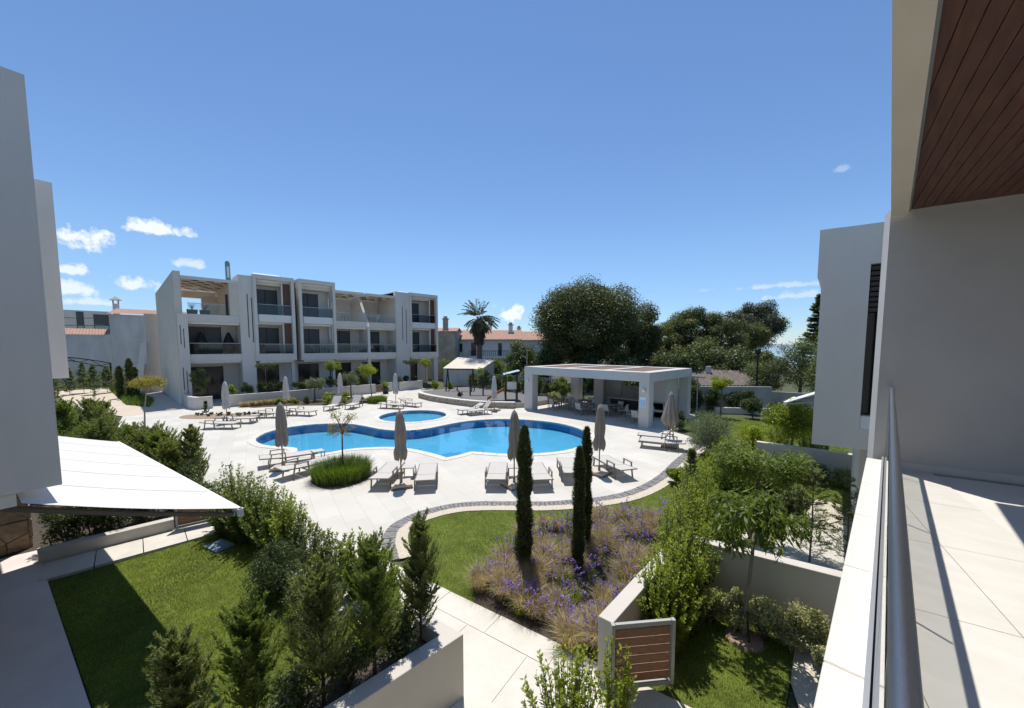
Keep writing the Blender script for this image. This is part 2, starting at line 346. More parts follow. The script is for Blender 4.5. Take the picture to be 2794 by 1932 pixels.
# ground: one sheet to the horizon, with the pools cut out; the bay lies beyond it to the north-east
GX = [(-4000, -4000), (4000, -4000), (4000, 115), (30, 115), (-26, 135), (-90, 200), (-300, 600), (-2500, 4000), (-4000, 4000)]
sheet('ground', 'earth', GX, -.05, [offset_loop(POOL, .1), offset_loop(KIDS, .1)])
struct(MB().poly([(-9000, 60, -1.6), (9000, 60, -1.6), (9000, 16000, -1.6), (-9000, 16000, -1.6)]).build('sea', 'sea'))
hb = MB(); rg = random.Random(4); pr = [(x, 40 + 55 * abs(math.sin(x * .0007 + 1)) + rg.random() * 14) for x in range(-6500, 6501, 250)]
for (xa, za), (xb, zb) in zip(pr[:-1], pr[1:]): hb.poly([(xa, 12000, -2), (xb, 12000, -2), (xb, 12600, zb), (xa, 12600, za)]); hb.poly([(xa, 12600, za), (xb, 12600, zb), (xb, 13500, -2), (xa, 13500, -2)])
struct(hb.build('distant_hills', 'hills_haze_tint'))
SL_OUT = catmull([(-7.72, 3.70), (-8.45, 3.98), (-9.02, 4.35), (-9.32, 4.78), (-9.45, 5.3), (-9.45, 5.75), (-9.36, 6.25), (-9.12, 6.85), (-8.62, 7.5), (-7.98, 8.13), (-7.34, 8.77), (-6.80, 9.5), (-6.3, 10.35), (-5.98, 11.2), (-5.85, 12.2), (-5.86, 13.3),
                  (-5.98, 14.4), (-6.22, 16.0), (-6.40, 18.0), (-6.46, 19.25), (-6.65, 20.0)], 4)
DECK = SL_OUT + [(-7.4, 20.9), (-8.9, 21.6), (-9.3, 27.9), (-33.5, 27.9), (-33.5, 23.5), (-43.9, 23.5), (-43.9, 2.6), (-41.3, 2.6), (-38.2, 2.9), (-37.35, -.8), (-32.2, -1.0), (-15.9, 1.35), (-13.1, 1.4), (-12.6, 1.75), (-8.9, 2.7)]
sheet('pool_deck', 'deck_stone', DECK, 0, [offset_loop(POOL, .02), offset_loop(KIDS, .02)])
sheet('driveway', 'drive', [(-38.2, 2.9), (-37.35, -.8), (-44, -3.4), (-64, -6.5), (-64, 1.9), (-52.5, 1.9), (-42.4, 2.7)], .006)
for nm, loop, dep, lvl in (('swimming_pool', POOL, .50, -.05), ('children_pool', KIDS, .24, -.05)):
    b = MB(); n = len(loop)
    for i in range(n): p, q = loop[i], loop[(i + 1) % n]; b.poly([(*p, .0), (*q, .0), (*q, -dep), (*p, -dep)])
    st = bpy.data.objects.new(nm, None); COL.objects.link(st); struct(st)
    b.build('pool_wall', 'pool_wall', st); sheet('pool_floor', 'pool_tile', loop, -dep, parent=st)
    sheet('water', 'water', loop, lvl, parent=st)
    # coping stones
    c1 = resample(loop + [loop[0]], .62); k = len(c1)
    if (Vector(c1[-1]) - Vector(c1[0])).length < .3: c1 = c1[:-1]; k -= 1
    c2 = offset_loop(c1, .34); ci = offset_loop(c1, -.02); rg = random.Random(2)
    for i in range(k):
        j = (i + 1) % k; L = lambda a, b, t: (a[0] + (b[0] - a[0]) * t, a[1] + (b[1] - a[1]) * t); g = .012
        MB().prism([L(ci[i], ci[j], g), L(ci[i], ci[j], 1 - g), L(c2[i], c2[j], 1 - g), L(c2[i], c2[j], g)], -.04, .016 + rg.random() * .004).build('coping_stone', 'pool_coping', st)
    if nm == 'swimming_pool':
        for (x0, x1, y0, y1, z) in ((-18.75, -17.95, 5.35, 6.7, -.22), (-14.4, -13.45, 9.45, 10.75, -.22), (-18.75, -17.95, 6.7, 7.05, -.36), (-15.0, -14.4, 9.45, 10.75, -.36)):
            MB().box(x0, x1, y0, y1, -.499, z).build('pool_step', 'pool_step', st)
# slate edging along the deck, gravel strip, lawns, beds
edg = bpy.data.objects.new('slate_edging', None); COL.objects.link(edg); struct(edg)
rs = resample(SL_OUT, .135); rg = random.Random(7)
def off_open(P, d):
    out = []
    for i in range(len(P)):
        t = (Vector(P[min(i + 1, len(P) - 1)]) - Vector(P[max(i - 1, 0)])).normalized(); out.append((P[i][0] + t.y * d, P[i][1] - t.x * d))
    return out
so = off_open(rs, .33)
for i in range(len(rs) - 1):
    a, b, c, d = rs[i], rs[i + 1], so[i + 1], so[i]; L = lambda p, q, t: (p[0] + (q[0] - p[0]) * t, p[1] + (q[1] - p[1]) * t); e = .04 + rg.random() * .04
    MB().prism([L(a, b, e), L(a, b, 1 - e), L(d, c, 1 - e), L(d, c, e)], -.04, .012 + rg.random() * .012).build('edging_stone', 'slate', edg)
gin = off_open(SL_OUT, .32); gout = off_open(SL_OUT, .62)
sheet('gravel_strip', 'gravel', gin + gout[::-1], .006)
LAWN_R = gout[3:] + [(-6.0, 21.5), (-8.6, 22.5), (-8.8, 28.6), (-2.0, 29.5), (-.4, 18), (-.4, 8.2), (-2.3, 7.6), (-2.55, 6.0), (-2.6, 4.75), (-3.3, 4.62), (-5, 4.27), (-6.4, 3.95)]
sheet('lawn_soil', 'lawn_base', LAWN_R, -.012)
LAWN_L = [(-11.9, -1.48), (-12.02, 1.55), (-8.9, 2.6), (-4.75, 3.05), (-4.1, 2.9), (-4.05, -.05), (-7.25, -.64)]
sheet('lawn_soil', 'lawn_base', LAWN_L, -.012)
LAWN_O = [(-2.5, 3.0), (-2.45, 6.6), (-2.3, 7.45), (-.55, 7.8), (-.75, 6.4), (-.62, 2.0), (-2.4, 1.8)]
sheet('lawn_soil', 'lawn_base', LAWN_O, -.012)
BED = [(-5.75, 4.87), (-5.3, 4.3), (-4.71, 4.33), (-3.4, 4.57), (-2.78, 4.75), (-2.85, 8), (-3.2, 11.4), (-4.3, 10.9), (-5.5, 9.2), (-6.05, 8.2), (-6.28, 6.93), (-6.12, 5.58)]
sheet('flower_bed', 'soil', catmull(BED, 3, True), .004)
sheet('planting_bed', 'soil', [(-4.72, 2.78), (-4.1, 2.88), (-4.1, -4), (-4.75, -4)], .70)
sheet('planting_bed', 'mulch', catmull([(-34.9, 2.4), (-33.9, 4.0), (-31.6, 6.8), (-30.6, 6.3), (-31.2, 4.1), (-33.4, 2.0)], 4, True), .008)
sheet('planting_bed', 'soil', [(-37.3, 5.6), (-35.3, 6.4), (-34.2, 9), (-31.9, 11.6), (-31.3, 13.5), (-32, 15.1), (-34, 15.3), (-36.9, 14), (-37.3, 12)], .008)
sheet('grass_circle', 'soil', catmull([(-14.3, 4.2), (-13.02, 4.47), (-13.1, 5.7), (-13.84, 6.35), (-15.0, 5.7), (-15.1, 4.8)], 5, True), .008)
sheet('hedge_bed', 'soil', [(-33, -1.2), (-15.9, 1.3), (-13.35, 1.45), (-13.3, -1.9), (-14, -3.6), (-33, -6)], .004)
sheet('hedge_bed', 'soil', [(-64, -2.4), (-62, -1.0), (-46, 1.0), (-41.6, .6), (-44.5, -.7)], .012)
sheet('gravel_strip', 'gravel', [(-.85, 7.5), (-.45, 7.6), (-.3, 5.2), (-.75, 6.4)], .004)
sheet('gravel_strip', 'gravel', [(-1.5, 12.6), (-.3, 12.8), (-.2, 15), (-1.4, 15)], .004)
sheet('neighbour_terrace', 'deck_stone', [(-2.6, 9.9), (1.5, 10.2), (1.5, 14), (-.4, 14), (-.4, 12.9), (-2.2, 11.9)], .01)
sheet('stepping_slab', 'slab', [(-5.62, 13.9), (-4.5, 14.1), (-4.6, 14.8), (-5.6, 14.6)], .03)
sheet('stepping_slab', 'slab', [(-5.3, 20.3), (-4.5, 20.8), (-4.2, 22.2), (-4.7, 22.2), (-5.0, 21.0)], .03)
sheet('house_terrace', 'terrace_slab', [(-14, -1.82), (-11.92, -1.5), (-7.25, -.66), (-4.05, -.07), (-4.05, -9), (-14, -9)], .008)
# paving slabs of the garden path
pth = bpy.data.objects.new('garden_path', None); COL.objects.link(pth); struct(pth); rg = random.Random(5)
cells = []
u = -8.55
while u < -1.2:
    cells.append((u, u + 1.2, 4.72, 5.21)); cells.append((u - .35, u + .85, 3.66, 4.71)); u += 1.21
for v in np.arange(-2.2, 3.6, 1.0):
    cells.append((-3.3, -2.35, v, v + .99)); cells.append((-2.34, -1.75, v - .4, v + .59))
MB().prism([rot(-8.2, 3.67), rot(-1.2, 3.67), rot(-1.2, 5.2), rot(-8.2, 5.2)], -.045, .004).build('joint_bed', 'pool_coping', pth); MB().prism([rot(-3.3, -2.2), rot(-1.2, -2.2), rot(-1.2, 3.66), rot(-3.3, 3.66)], -.045, .004).build('joint_bed', 'pool_coping', pth)
for u0, u1, v0, v1 in cells:
    if u0 < -8.2: u0 = -8.2
    g = .0028; MB().prism([rot(u0 + g, v0 + g), rot(u1 - g, v0 + g), rot(u1 - g, v1 - g), rot(u0 + g, v1 - g)], -.04, .012 + rg.random() * .003).build('paving_slab', 'slab', pth)
for y in np.arange(-1.65, 1.4, .78):
    MB().prism([(-13.0, y), (-12.05, y + .005), (-12.05, y + .765), (-13.0, y + .765)], -.04, .02).build('paving_slab', 'slab', pth)

# ------------------------------------------------------------------ walls
def wall(name, label, pts, z0, z1, m='garden_wall', cap=None):
    t = thing(name, label, 'wall'); MB().prism(pts, z0, z1).build('wall', m, t, bevel=.008)
    return t
tw = thing('planter_wall', 'rendered planter wall around the foreground conifers beside the stone path', 'wall')
MB().prism([(-3.88, 2.95), (-3.98, -6), (-4.2, -6), (-4.1, 2.72), (-4.6, 2.62), (-4.75, 2.8)], -.02, .92).build('wall', 'garden_wall', tw, bevel=.006)
MB().box(-3.99, -3.965, .62, .78, .32, .40).build('step_light', 'metal_grey', tw)
t = thing('gate_wall', 'low rendered wall beside the open wooden garden gate', 'wall')
MB().prism([(-2.72, 4.45), (-2.50, 4.47), (-2.62, 6.9), (-2.86, 6.9)], -.02, 1.0).build('wall', 'garden_wall', t, bevel=.006)
t = thing('garden_divider_wall', 'rendered divider wall behind the cream flowering shrubs', 'wall')
MB().prism([(-2.7, 7.40), (.3, 8.04), (.25, 8.26), (-2.75, 7.62)], -.02, 1.08).build('wall', 'garden_wall', t, bevel=.006)
t = thing('garden_divider_wall', 'rendered divider wall under the right-hand neighbouring house', 'wall')
MB().prism([(-3.6, 17.4), (.3, 17.7), (.3, 17.95), (-3.6, 17.65)], -.02, 1.02).build('wall', 'garden_wall', t, bevel=.006)
t = thing('garden_kerb_wall', 'low kerb wall along the path beside the slatted gate under the awning', 'wall')
MB().prism([(-13.28, -1.78), (-13.05, -1.74), (-13.02, .5), (-13.25, .5)], -.02, .3).build('wall', 'garden_wall', t, bevel=.006)
def gate(name, label, a, b, z0, z1, nsl, post=True):
    t = thing(name, label, 'gate'); a = Vector((*a, 0)); b = Vector((*b, 0)); d = (b - a).normalized(); Z = Vector((0, 0, 1)); w_ = .06
    for p in (a, b): MB().bar(p + Z * z0, p + Z * z1, w_, w_ * .8, up=d).build('frame_post', 'gate_frame', t)
    for z in (z0 + .03, z1 - .03): MB().bar(a + d * .031 + Z * z, b - d * .031 + Z * z, .045, .06).build('frame_rail', 'gate_frame', t)
    hh = (z1 - z0 - .16) / nsl
    for i in range(nsl):
        z = z0 + .08 + hh * (i + .5); MB().bar(a + d * .04 + Z * z, b - d * .04 + Z * z, .022, hh * .80).build('slat', 'gate_wood', t)
    return t
gate('garden_gate', 'open wooden slat gate in a grey frame near the flower bed', (-2.47, 4.42), (-1.93, 5.10), .08, 1.03, 6)
gate('garden_gate', 'wooden slat gate under the awning at the end of the narrow path', (-12.98, .55), (-12.86, 1.36), .05, .95, 6)
# ================================================================== OWN HOUSE (balcony in the foreground)
def clip_half(P, a, b, c):  # keep a*x+b*y<=c
    out = []
    for i in range(len(P)):
        p, q = P[i], P[(i + 1) % len(P)]; dp = a * p[0] + b * p[1] - c; dq = a * q[0] + b * q[1] - c
        if dp <= 0: out.append(p)
        if dp * dq < 0: t = dp / (dp - dq); out.append((p[0] + (q[0] - p[0]) * t, p[1] + (q[1] - p[1]) * t))
    return out
own = thing('terrace_house', 'white house whose tiled balcony with steel handrail fills the right edge', 'house')
WX, WY = UX.x, UX.y
MB().prism([(-.06, -7), (2.2, -7), (2.2, 7.6), (-.06, 7.15)], 2.78, 3.138).build('balcony_slab', 'plaster', own)
for i in range(-5, 9):
    for j in range(0, 4):
        P = [(.6 * j - .5, 1.2 * i - .3), (.6 * j + .095, 1.2 * i - .3), (.6 * j + .095, 1.2 * i + .895), (.6 * j - .5, 1.2 * i + .895)]
        P = [rot(*p) for p in P]
        for a, b, c in ((-1, 0, -.125), (1, 0, 1.9), (-WY, WX, 7.2 * WX - .0 + .09 * WY), (0, -1, 6)):
            if P: P = clip_half(P, a, b, c)
        if len(P) >= 3: MB().prism(P, 3.139, 3.15).build('floor_tile', 'floor_tile', own)
for i in range(-6, 7):
    MB().box(-.15, .112, i * 1.16 + .003, i * 1.16 + 1.157 if i < 6 else 7.14, 3.139, 3.262).build('coping_slab', 'coping', own, bevel=.006)
MB().box(-.002, .018, -6.5, 7.12, 3.263, 3.312).build('glass_channel', 'alu', own); MB().box(.038, .056, -6.5, 7.12, 3.263, 3.312).build('glass_channel', 'alu', own)
MB().box(.0181, .0379, -6.5, 7.12, 3.263, 3.290).build('channel_gasket', 'metal_dark', own)
for k in range(-3, 5):
    y0 = -.18 + 1.77 * k; MB().box(.0225, .0335, y0 + .012, min(y0 + 1.758, 7.1), 3.2905, 4.256).build('glass_panel', 'glass_guard', own)
    MB().box(.024, .032, y0 - .006, y0 + .006, 3.2905, 4.22).build('glass_joint', 'metal_dark', own)
MB().tube([(.046, -6.5, 4.25), (.046, 7.19, 4.25)], .0205, 20).build('handrail', 'steel', own, smooth=True)
P0 = Vector((-.09, 7.2))
def ow(u, v): p = P0 + UX * u + UY * v; return (p.x, p.y)
MB().prism([ow(0, 0), ow(3.2, 0), ow(3.2, .32), ow(0, .32)], -.02, 6.62).build('side_wall', 'plaster_grey', own)
MB().prism([ow(.22, -.012), ow(3.2, -.012), ow(3.2, 0), ow(.22, 0)], 3.151, 3.25).build('skirting', 'floor_tile', own)
MB().box(1.92, 2.2, -7, 7.55, -.02, 6.7).build('front_wall', 'plaster', own)
MB().box(.9, 1.9, -7, -6.6, -.02, 6.7).build('rear_wall', 'plaster', own)
MB().prism([(-.085, -6), (.075, -6), (.075, 7.16), (-.085, 7.13)], 6.5, 7.25).build('fascia', 'plaster_warm', own)
MB().prism([(.0755, -6), (.095, -6), (.095, 7.19), (.0755, 7.18)], 6.54, 6.62).build('trim_strip', 'metal_grey', own)
MB().prism([(.0955, -6), (2.2, -6), (2.2, 7.6), (.0955, 7.19)], 6.64, 7.2).build('roof', 'plaster', own)
pa = R(5.2); pd = Vector((-math.sin(pa), math.cos(pa))); pn = Vector((math.cos(pa), math.sin(pa)))
for k in range(-8, 26):
    P = [tuple(pn * (k * .0935 + .0) + pd * -7), tuple(pn * (k * .0935 + .088) + pd * -7), tuple(pn * (k * .0935 + .088) + pd * 9), tuple(pn * (k * .0935) + pd * 9)]
    for a, b, c in ((-1, 0, -.097), (1, 0, 1.9), (-WY, WX, 7.19 * WX + .09 * WY), (0, -1, 5.9)):
        if P: P = clip_half(P, a, b, c)
    if len(P) >= 3: MB().prism(P, 6.575, 6.60).build('soffit_board', 'soffit_wood', own)
MB().prism([(.0955, -6), (1.9, -6), (1.9, 7.56), (.0955, 7.2)], 6.61, 6.639).build('soffit_backing', 'metal_dark', own)
# ================================================================== RIGHT NEIGHBOUR
rh = thing('terrace_house', 'neighbouring grey-white house with a tall narrow window behind the balcony wall', 'house')
Q0 = Vector((-1.165, 10.93))
RV = Vector((-.075, .997))
def rw(u, v): p = Q0 + UX * u + RV * v; return (p.x, p.y)
def rwb(u0, u1, v0, v1, z0, z1): return MB().prism([rw(u0, v0), rw(u1, v0), rw(u1, v1), rw(u0, v1)], z0, z1)
mbw = MB()
for a in ((0, .80, 0, .4, 2.57, 7.38), (.80, 1.32, 0, .4, 2.57, 3.02), (.80, 1.32, 0, .4, 6.55, 7.38), (1.32, 6, 0, .4, 2.57, 7.38), (0, .4, .4, 6.2, 2.57, 7.38), (.4, 6, 5.8, 6.2, 2.57, 7.38), (.4, 6, .4, 5.8, 7.0, 7.36), (.4, 6, .4, 5.8, 2.6, 2.9)):
    mbw.prism([rw(a[0], a[2]), rw(a[1], a[2]), rw(a[1], a[3]), rw(a[0], a[3])], a[4], a[5])
mbw.build('wall', 'plaster', rh)
MB().hexa([(*rw(-.002, -.002), 6.25), (*rw(.3, -.002), 6.25), (*rw(.3, 6), 6.25), (*rw(-.002, 6), 6.25)], [(*rw(-.075, -.002), 6.36), (*rw(.3, -.002), 6.36), (*rw(.3, 6), 6.36), (*rw(-.075, 6), 6.36)]).build('parapet_chamfer', 'plaster', rh)
rwb(-.075, .3, -.003, 6, 6.3605, 7.384).build('parapet', 'plaster', rh)
wn = rwb(.80, 1.32, .30, .34, 3.02, 6.55).build('window', 'dark_glass', rh)
for k in range(9): rwb(.82, 1.0, .10, .16, 5.55 + k * .11, 5.63 + k * .11).build('louvre', 'louvre', wn)
rwb(1.0, 1.05, .06, .3, 3.02, 6.55).build('window_frame', 'louvre', wn)
rwb(.805, 1.32, .02, .28, 3.021, 3.30).build('window_sill', 'plaster_bright', wn)
rwb(.9, 6, 1.6, 5.5, -.02, 2.565).build('ground_floor', 'plaster', rh)
rwb(1.2, 4.5, 1.56, 1.598, .1, 2.3).build('terrace_door', 'dark_glass', rh)
aw = thing('awning', 'small white awning beyond the right-hand neighbouring house', 'awning')
MB().hexa([(-2.62, 17.0, 2.72), (-1.5, 17.0, 3.25), (-1.5, 19.0, 3.25), (-2.62, 19.0, 2.72)], [(-2.62, 17.0, 2.75), (-1.5, 17.0, 3.28), (-1.5, 19.0, 3.28), (-2.62, 19.0, 2.75)]).build('fabric', 'awning', aw)
MB().box(-2.70, -2.62, 16.98, 19.02, 2.66, 2.76).build('front_bar', 'white_paint', aw); MB().bar((-2.6, 17.1, 2.68), (-1.5, 17.1, 2.9), .05).build('arm', 'metal_grey', aw)
MB().bar((-2.6, 18.9, 2.68), (-1.5, 18.9, 2.9), .05).build('arm', 'metal_grey', aw)
# ================================================================== LEFT HOUSE
lh = thing('terrace_house', 'tall plain house at the left edge with a white awning below', 'house')
def lb(u0, u1, v0, v1, z0, z1): return rbox(MB(), u0, u1, v0, v1, z0, z1)
lb(-12.4, -6.75, -9, .66, 3.2, 7.72).build('upper_wall', 'plaster', lh)
lb(-17.5, -12.46, -9, 1.45, 4.13, 8.2).build('upper_wall', 'plaster', lh)
lb(-17.2, -12.46, -8.5, .2, 3.0, 4.12).build('floor_slab', 'plaster', lh)
lb(-17, -7.6, -9, -2.4, -.02, 3.19).build('ground_floor_wall', 'plaster', lh)
lb(-12, -9, -2.398, -2.35, .1, 2.4).build('terrace_door', 'dark_glass', lh)
lb(-15.2, -14.45, -2.4, .84, -.02, 2.99).build('stone_wall_core', 'mortar', lh)
# irregular cladding stones on the wall by the terrace
def voronoi(rg, w_, h_, n):
    pts = [(rg.uniform(0, w_), rg.uniform(0, h_)) for _ in range(n)]; cells = []
    for i, p in enumerate(pts):
        C = [(0, 0), (w_, 0), (w_, h_), (0, h_)]
        for j, q in enumerate(pts):
            if i != j and C: a, b = q[0] - p[0], q[1] - p[1]; C = clip_half(C, a, b, (q[0] ** 2 + q[1] ** 2 - p[0] ** 2 - p[1] ** 2) / 2)
        if len(C) >= 3:
            cx_ = sum(c[0] for c in C) / len(C); cy_ = sum(c[1] for c in C) / len(C); cells.append([(cx_ + (c[0] - cx_) * .93, cy_ + (c[1] - cy_) * .93) for c in C])
    return cells
rg = random.Random(12)
for C in voronoi(rg, 3.2, 2.95, 170):
    d = .03 + rg.random() * .03
    b = [(*rot(-14.449, -2.36 + y), z) for y, z in C]; tt = [(*rot(-14.449 + d, -2.36 + y), z) for y, z in C]
    MB().hexa(b, tt).build('cladding_stone', rg.choice(['stone_clad', 'stone_clad_b']), lh)
for C in voronoi(rg, .75, 2.95, 40):
    d = .03 + rg.random() * .03
    b = [(*rot(-15.2 + y, .841), z) for y, z in C]; tt = [(*rot(-15.2 + y, .841 + d), z) for y, z in C]
    MB().hexa(b, tt).build('cladding_stone', rg.choice(['stone_clad', 'stone_clad_b']), lh)
aw = thing('awning', 'large white retractable awning over the left lawn', 'awning')
uT, vT = uv(-6.9, 1.0); uW, vW = uv(-6.6, -.5)
def ap(u, v, z): return (*rot(u, v), z)
n1 = 8; fb = MB()
for i in range(n1):
    for j in range(6):
        def q(a, b):
            uu = uT - .02 - a / n1 * 7.3; vv = vW - .45 + (vT - vW + .45) * b / 6; zz = 3.12 - .78 * b / 6 - .035 * math.sin(math.pi * b / 6)
            return ap(uu, vv, zz)
        fb.poly([q(i, j), q(i + 1, j), q(i + 1, j + 1), q(i, j + 1)])
fb.build('fabric', 'awning', aw, smooth=True)
for k in range(1, 6):
    sm = MB(); us = uT - .02 - k * 1.22
    for b in range(6):
        va = vW - .45 + (vT - vW + .45) * b / 6; vb = vW - .45 + (vT - vW + .45) * (b + 1) / 6; za = 3.124 - .78 * b / 6 - .035 * math.sin(math.pi * b / 6); zb = 3.124 - .78 * (b + 1) / 6 - .035 * math.sin(math.pi * (b + 1) / 6)
        sm.poly([ap(us - .012, va, za), ap(us + .012, va, za), ap(us + .012, vb, zb), ap(us - .012, vb, zb)])
    sm.build('seam', 'awning', aw)
MB().bar(ap(uT + .02, vT + .02, 2.30), ap(uT - 7.4, vT + .02, 2.30), .05, .07).build('front_bar', 'white_paint', aw)
MB().bar(ap(uT + .03, vT + .02, 2.275), ap(uT - .04, vT + .02, 2.275), .07, .12).build('end_cap', 'white_paint', aw)
MB().bar(ap(uT - .25, vW - .55, 3.11), ap(uT - 7.4, vW - .55, 3.11), .16, .14).build('cassette', 'white_paint', aw)
MB().tube([ap(uT - .12, vT - .02, 2.22), ap(uT - .95, vT - 1.0, 2.40), ap(uT - 1.9, vW - .6, 2.66)], [.033, .04, .045], 8).build('folding_arm', 'arm_brown', aw)
MB().tube([ap(uT - 7.2, vT - .02, 2.22), ap(uT - 6.0, vT - .85, 2.45), ap(uT - 4.6, vW + .1, 2.78)], [.033, .04, .045], 8).build('folding_arm', 'arm_brown', aw)
# ================================================================== FAR APARTMENT BLOCK
ab = thing('apartment_block', 'three-storey white apartment block with framed balconies behind the pool', 'building')
FX = -41.5; BX = -43.9
def fbx(x0, x1, y0, y1, z0, z1, n='wall', m='plaster', par=None): return MB().box(x0, x1, y0, y1, z0, z1).build(n, m, par or ab)
# body
fbx(-55, BX, 3.02, 27.8, -.02, 7.5, 'body'); fbx(-55, -46.0, 6.92, 27.8, 7.501, 10.6, 'body'); fbx(-55, FX - .5, 6.92, 11.35, 10.601, 11.2, 'roof'); fbx(-55, FX - .5, 11.70, 15.2, 10.601, 11.2, 'roof'); fbx(-55, FX - .5, 22.1, 27.8, 10.601, 11.2, 'roof')
MB().hexa([(-55, 1.9, -.02), (FX, 2.55, -.02), (FX, 3.0, -.02), (-55, 2.3, -.02)], [(-55, 1.9, 10.4), (FX, 2.55, 11.0), (FX, 3.0, 11.0), (-55, 2.3, 10.4)]).build('end_wall', 'plaster_warm', ab)
fbx(-41.49, -41.3, 2.62, 3.28, -.02, 7.55, 'pier', 'plaster')
for y, z0, z1 in ((2.78, 5.0, 6.6), (2.98, 4.7, 6.3), (2.80, 1.2, 3.1), (3.02, .9, 2.8)): fbx(-41.299, -41.29, y - .03, y + .03, z0, z1, 'slot', 'blind')
# bay lists: open balconies (y0,y1)
def glassrail(y0, y1, x, z0, z1, m='glass', full=True):
    g = MB().box(x - .012, x, y0, y1, z0, z1).build('balcony_glass', m, ab); MB().box(x - .03, x + .018, y0, y1, z1, z1 + .035).build('rail', 'alu', g)
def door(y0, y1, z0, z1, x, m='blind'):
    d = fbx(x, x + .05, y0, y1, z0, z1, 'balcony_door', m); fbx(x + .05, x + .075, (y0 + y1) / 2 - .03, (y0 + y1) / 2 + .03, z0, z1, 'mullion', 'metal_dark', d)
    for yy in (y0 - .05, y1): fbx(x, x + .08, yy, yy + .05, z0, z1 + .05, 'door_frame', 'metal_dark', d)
HEXP = []
def hexsoffit(y0, y1, x0, x1, z):
    r = .33; H = []; T_ = .26
    for i in range(9):
        for j in range(8):
            cx_ = x0 + .55 + i * .98; cy_ = y0 + .45 + j * 1.02 + (.51 if i % 2 else 0)
            if cx_ > x1 - .45 or cy_ > y1 - .42 or (i * 3 + j * 5) % 11 == 0: continue
            H.append([(cx_ + r * math.cos(a), cy_ + r * math.sin(a)) for a in [math.pi / 3 * q for q in range(6)]])
    out = [(x0, y0), (x1, y0), (x1, y1), (x0, y1)]
    sheet('terrace_roof_underside', 'plaster_warm', out, z, H, ab); sheet('terrace_roof_top', 'plaster_warm', out, z + T_, H, ab)
    b = MB()
    for k in range(4): p, q = out[k], out[(k + 1) % 4]; b.poly([(*p, z), (*q, z), (*q, z + T_), (*p, z + T_)])
    b.build('terrace_roof_edge', 'plaster', ab)
    for h in H:
        b = MB()
        for k in range(6): p, q = h[k], h[(k + 1) % 6]; b.poly([(*p, z), (*q, z), (*q, z + T_), (*p, z + T_)])
        b.build('hexagon_opening', 'hex_brown', ab)
# bay A, D, E slabs and rails
for (y0, y1) in ((3.285, 6.88), (15.22, 18.62), (18.9, 22.05)):
    fbx(BX, FX, y0, y1, 3.55, 4.17, 'balcony_slab'); fbx(BX - (2 if y0 > 4 else 8), FX, y0, y1, 6.95, 7.56, 'balcony_slab')
    glassrail(y0 + .05, y1 - .05, FX - .04, 4.171, 5.1, 'glass_dark'); glassrail(y0 + .05, y1 - .05, FX - .04, 7.561, 8.45, 'glass')
    fbx(BX, FX - .25, y0, y1, 6.75, 6.949, 'awning_box', 'plaster_bright'); fbx(BX, FX - .25, y0, y1, 3.38, 3.549, 'awning_box', 'plaster_bright')
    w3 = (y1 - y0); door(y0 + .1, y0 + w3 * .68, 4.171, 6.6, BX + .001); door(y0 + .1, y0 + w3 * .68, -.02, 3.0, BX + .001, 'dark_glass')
    fbx(FX - .3, FX - .0, y1 - .02, y1 + .26, -.02, 3.549, 'pier') if y0 > 4 else None
hexsoffit(3.01, 6.9, -49.5, FX + .0, 10.42); fbx(-50, FX + .005, 6.2, 6.9, 7.57, 10.415, 'terrace_wall', 'plaster_warm'); fbx(-50.2, -49.6, 3.01, 6.9, 9.7, 10.41, 'terrace_beam', 'plaster_warm')
fbx(-48.5, -47.9, 4.95, 6.2, 7.57, 9.75, 'terrace_wall', 'plaster'); fbx(FX + .006, FX + .01, 5.9, 6.1, 7.57, 9.4, 'post', 'metal_dark')
hexsoffit(15.21, 18.3, -45.9, FX - .0, 10.5); hexsoffit(18.62, 22.1, -45.9, FX - .0, 10.5); door(19.2, 20.0, 7.57, 9.7, -45.95, 'blind')
for ya, yb in ((15.0, 15.21), (18.62, 18.9)):
    MB().hexa([(-46, ya, 4.2), (FX + .02, ya, 4.2), (FX + .02, yb, 4.2), (-46, yb, 4.2)], [(-46, ya, 7.1), (FX + .02, ya, 7.1), (FX + .02, yb, 7.1), (-46, yb, 7.1)]).build('fin_wall', 'plaster', ab)
    if ya > 18: MB().hexa([(-46, ya, 7.101), (FX + .02, ya, 7.101), (FX + .02, yb, 7.101), (-46, yb, 7.101)], [(-46, ya, 10.49), (-43.8, ya, 10.49), (-43.8, yb, 10.49), (-46, yb, 10.49)]).build('fin_wall', 'plaster', ab)
fbx(FX - .25, FX + .02, 18.62, 18.9, -.02, 4.199, 'pier')
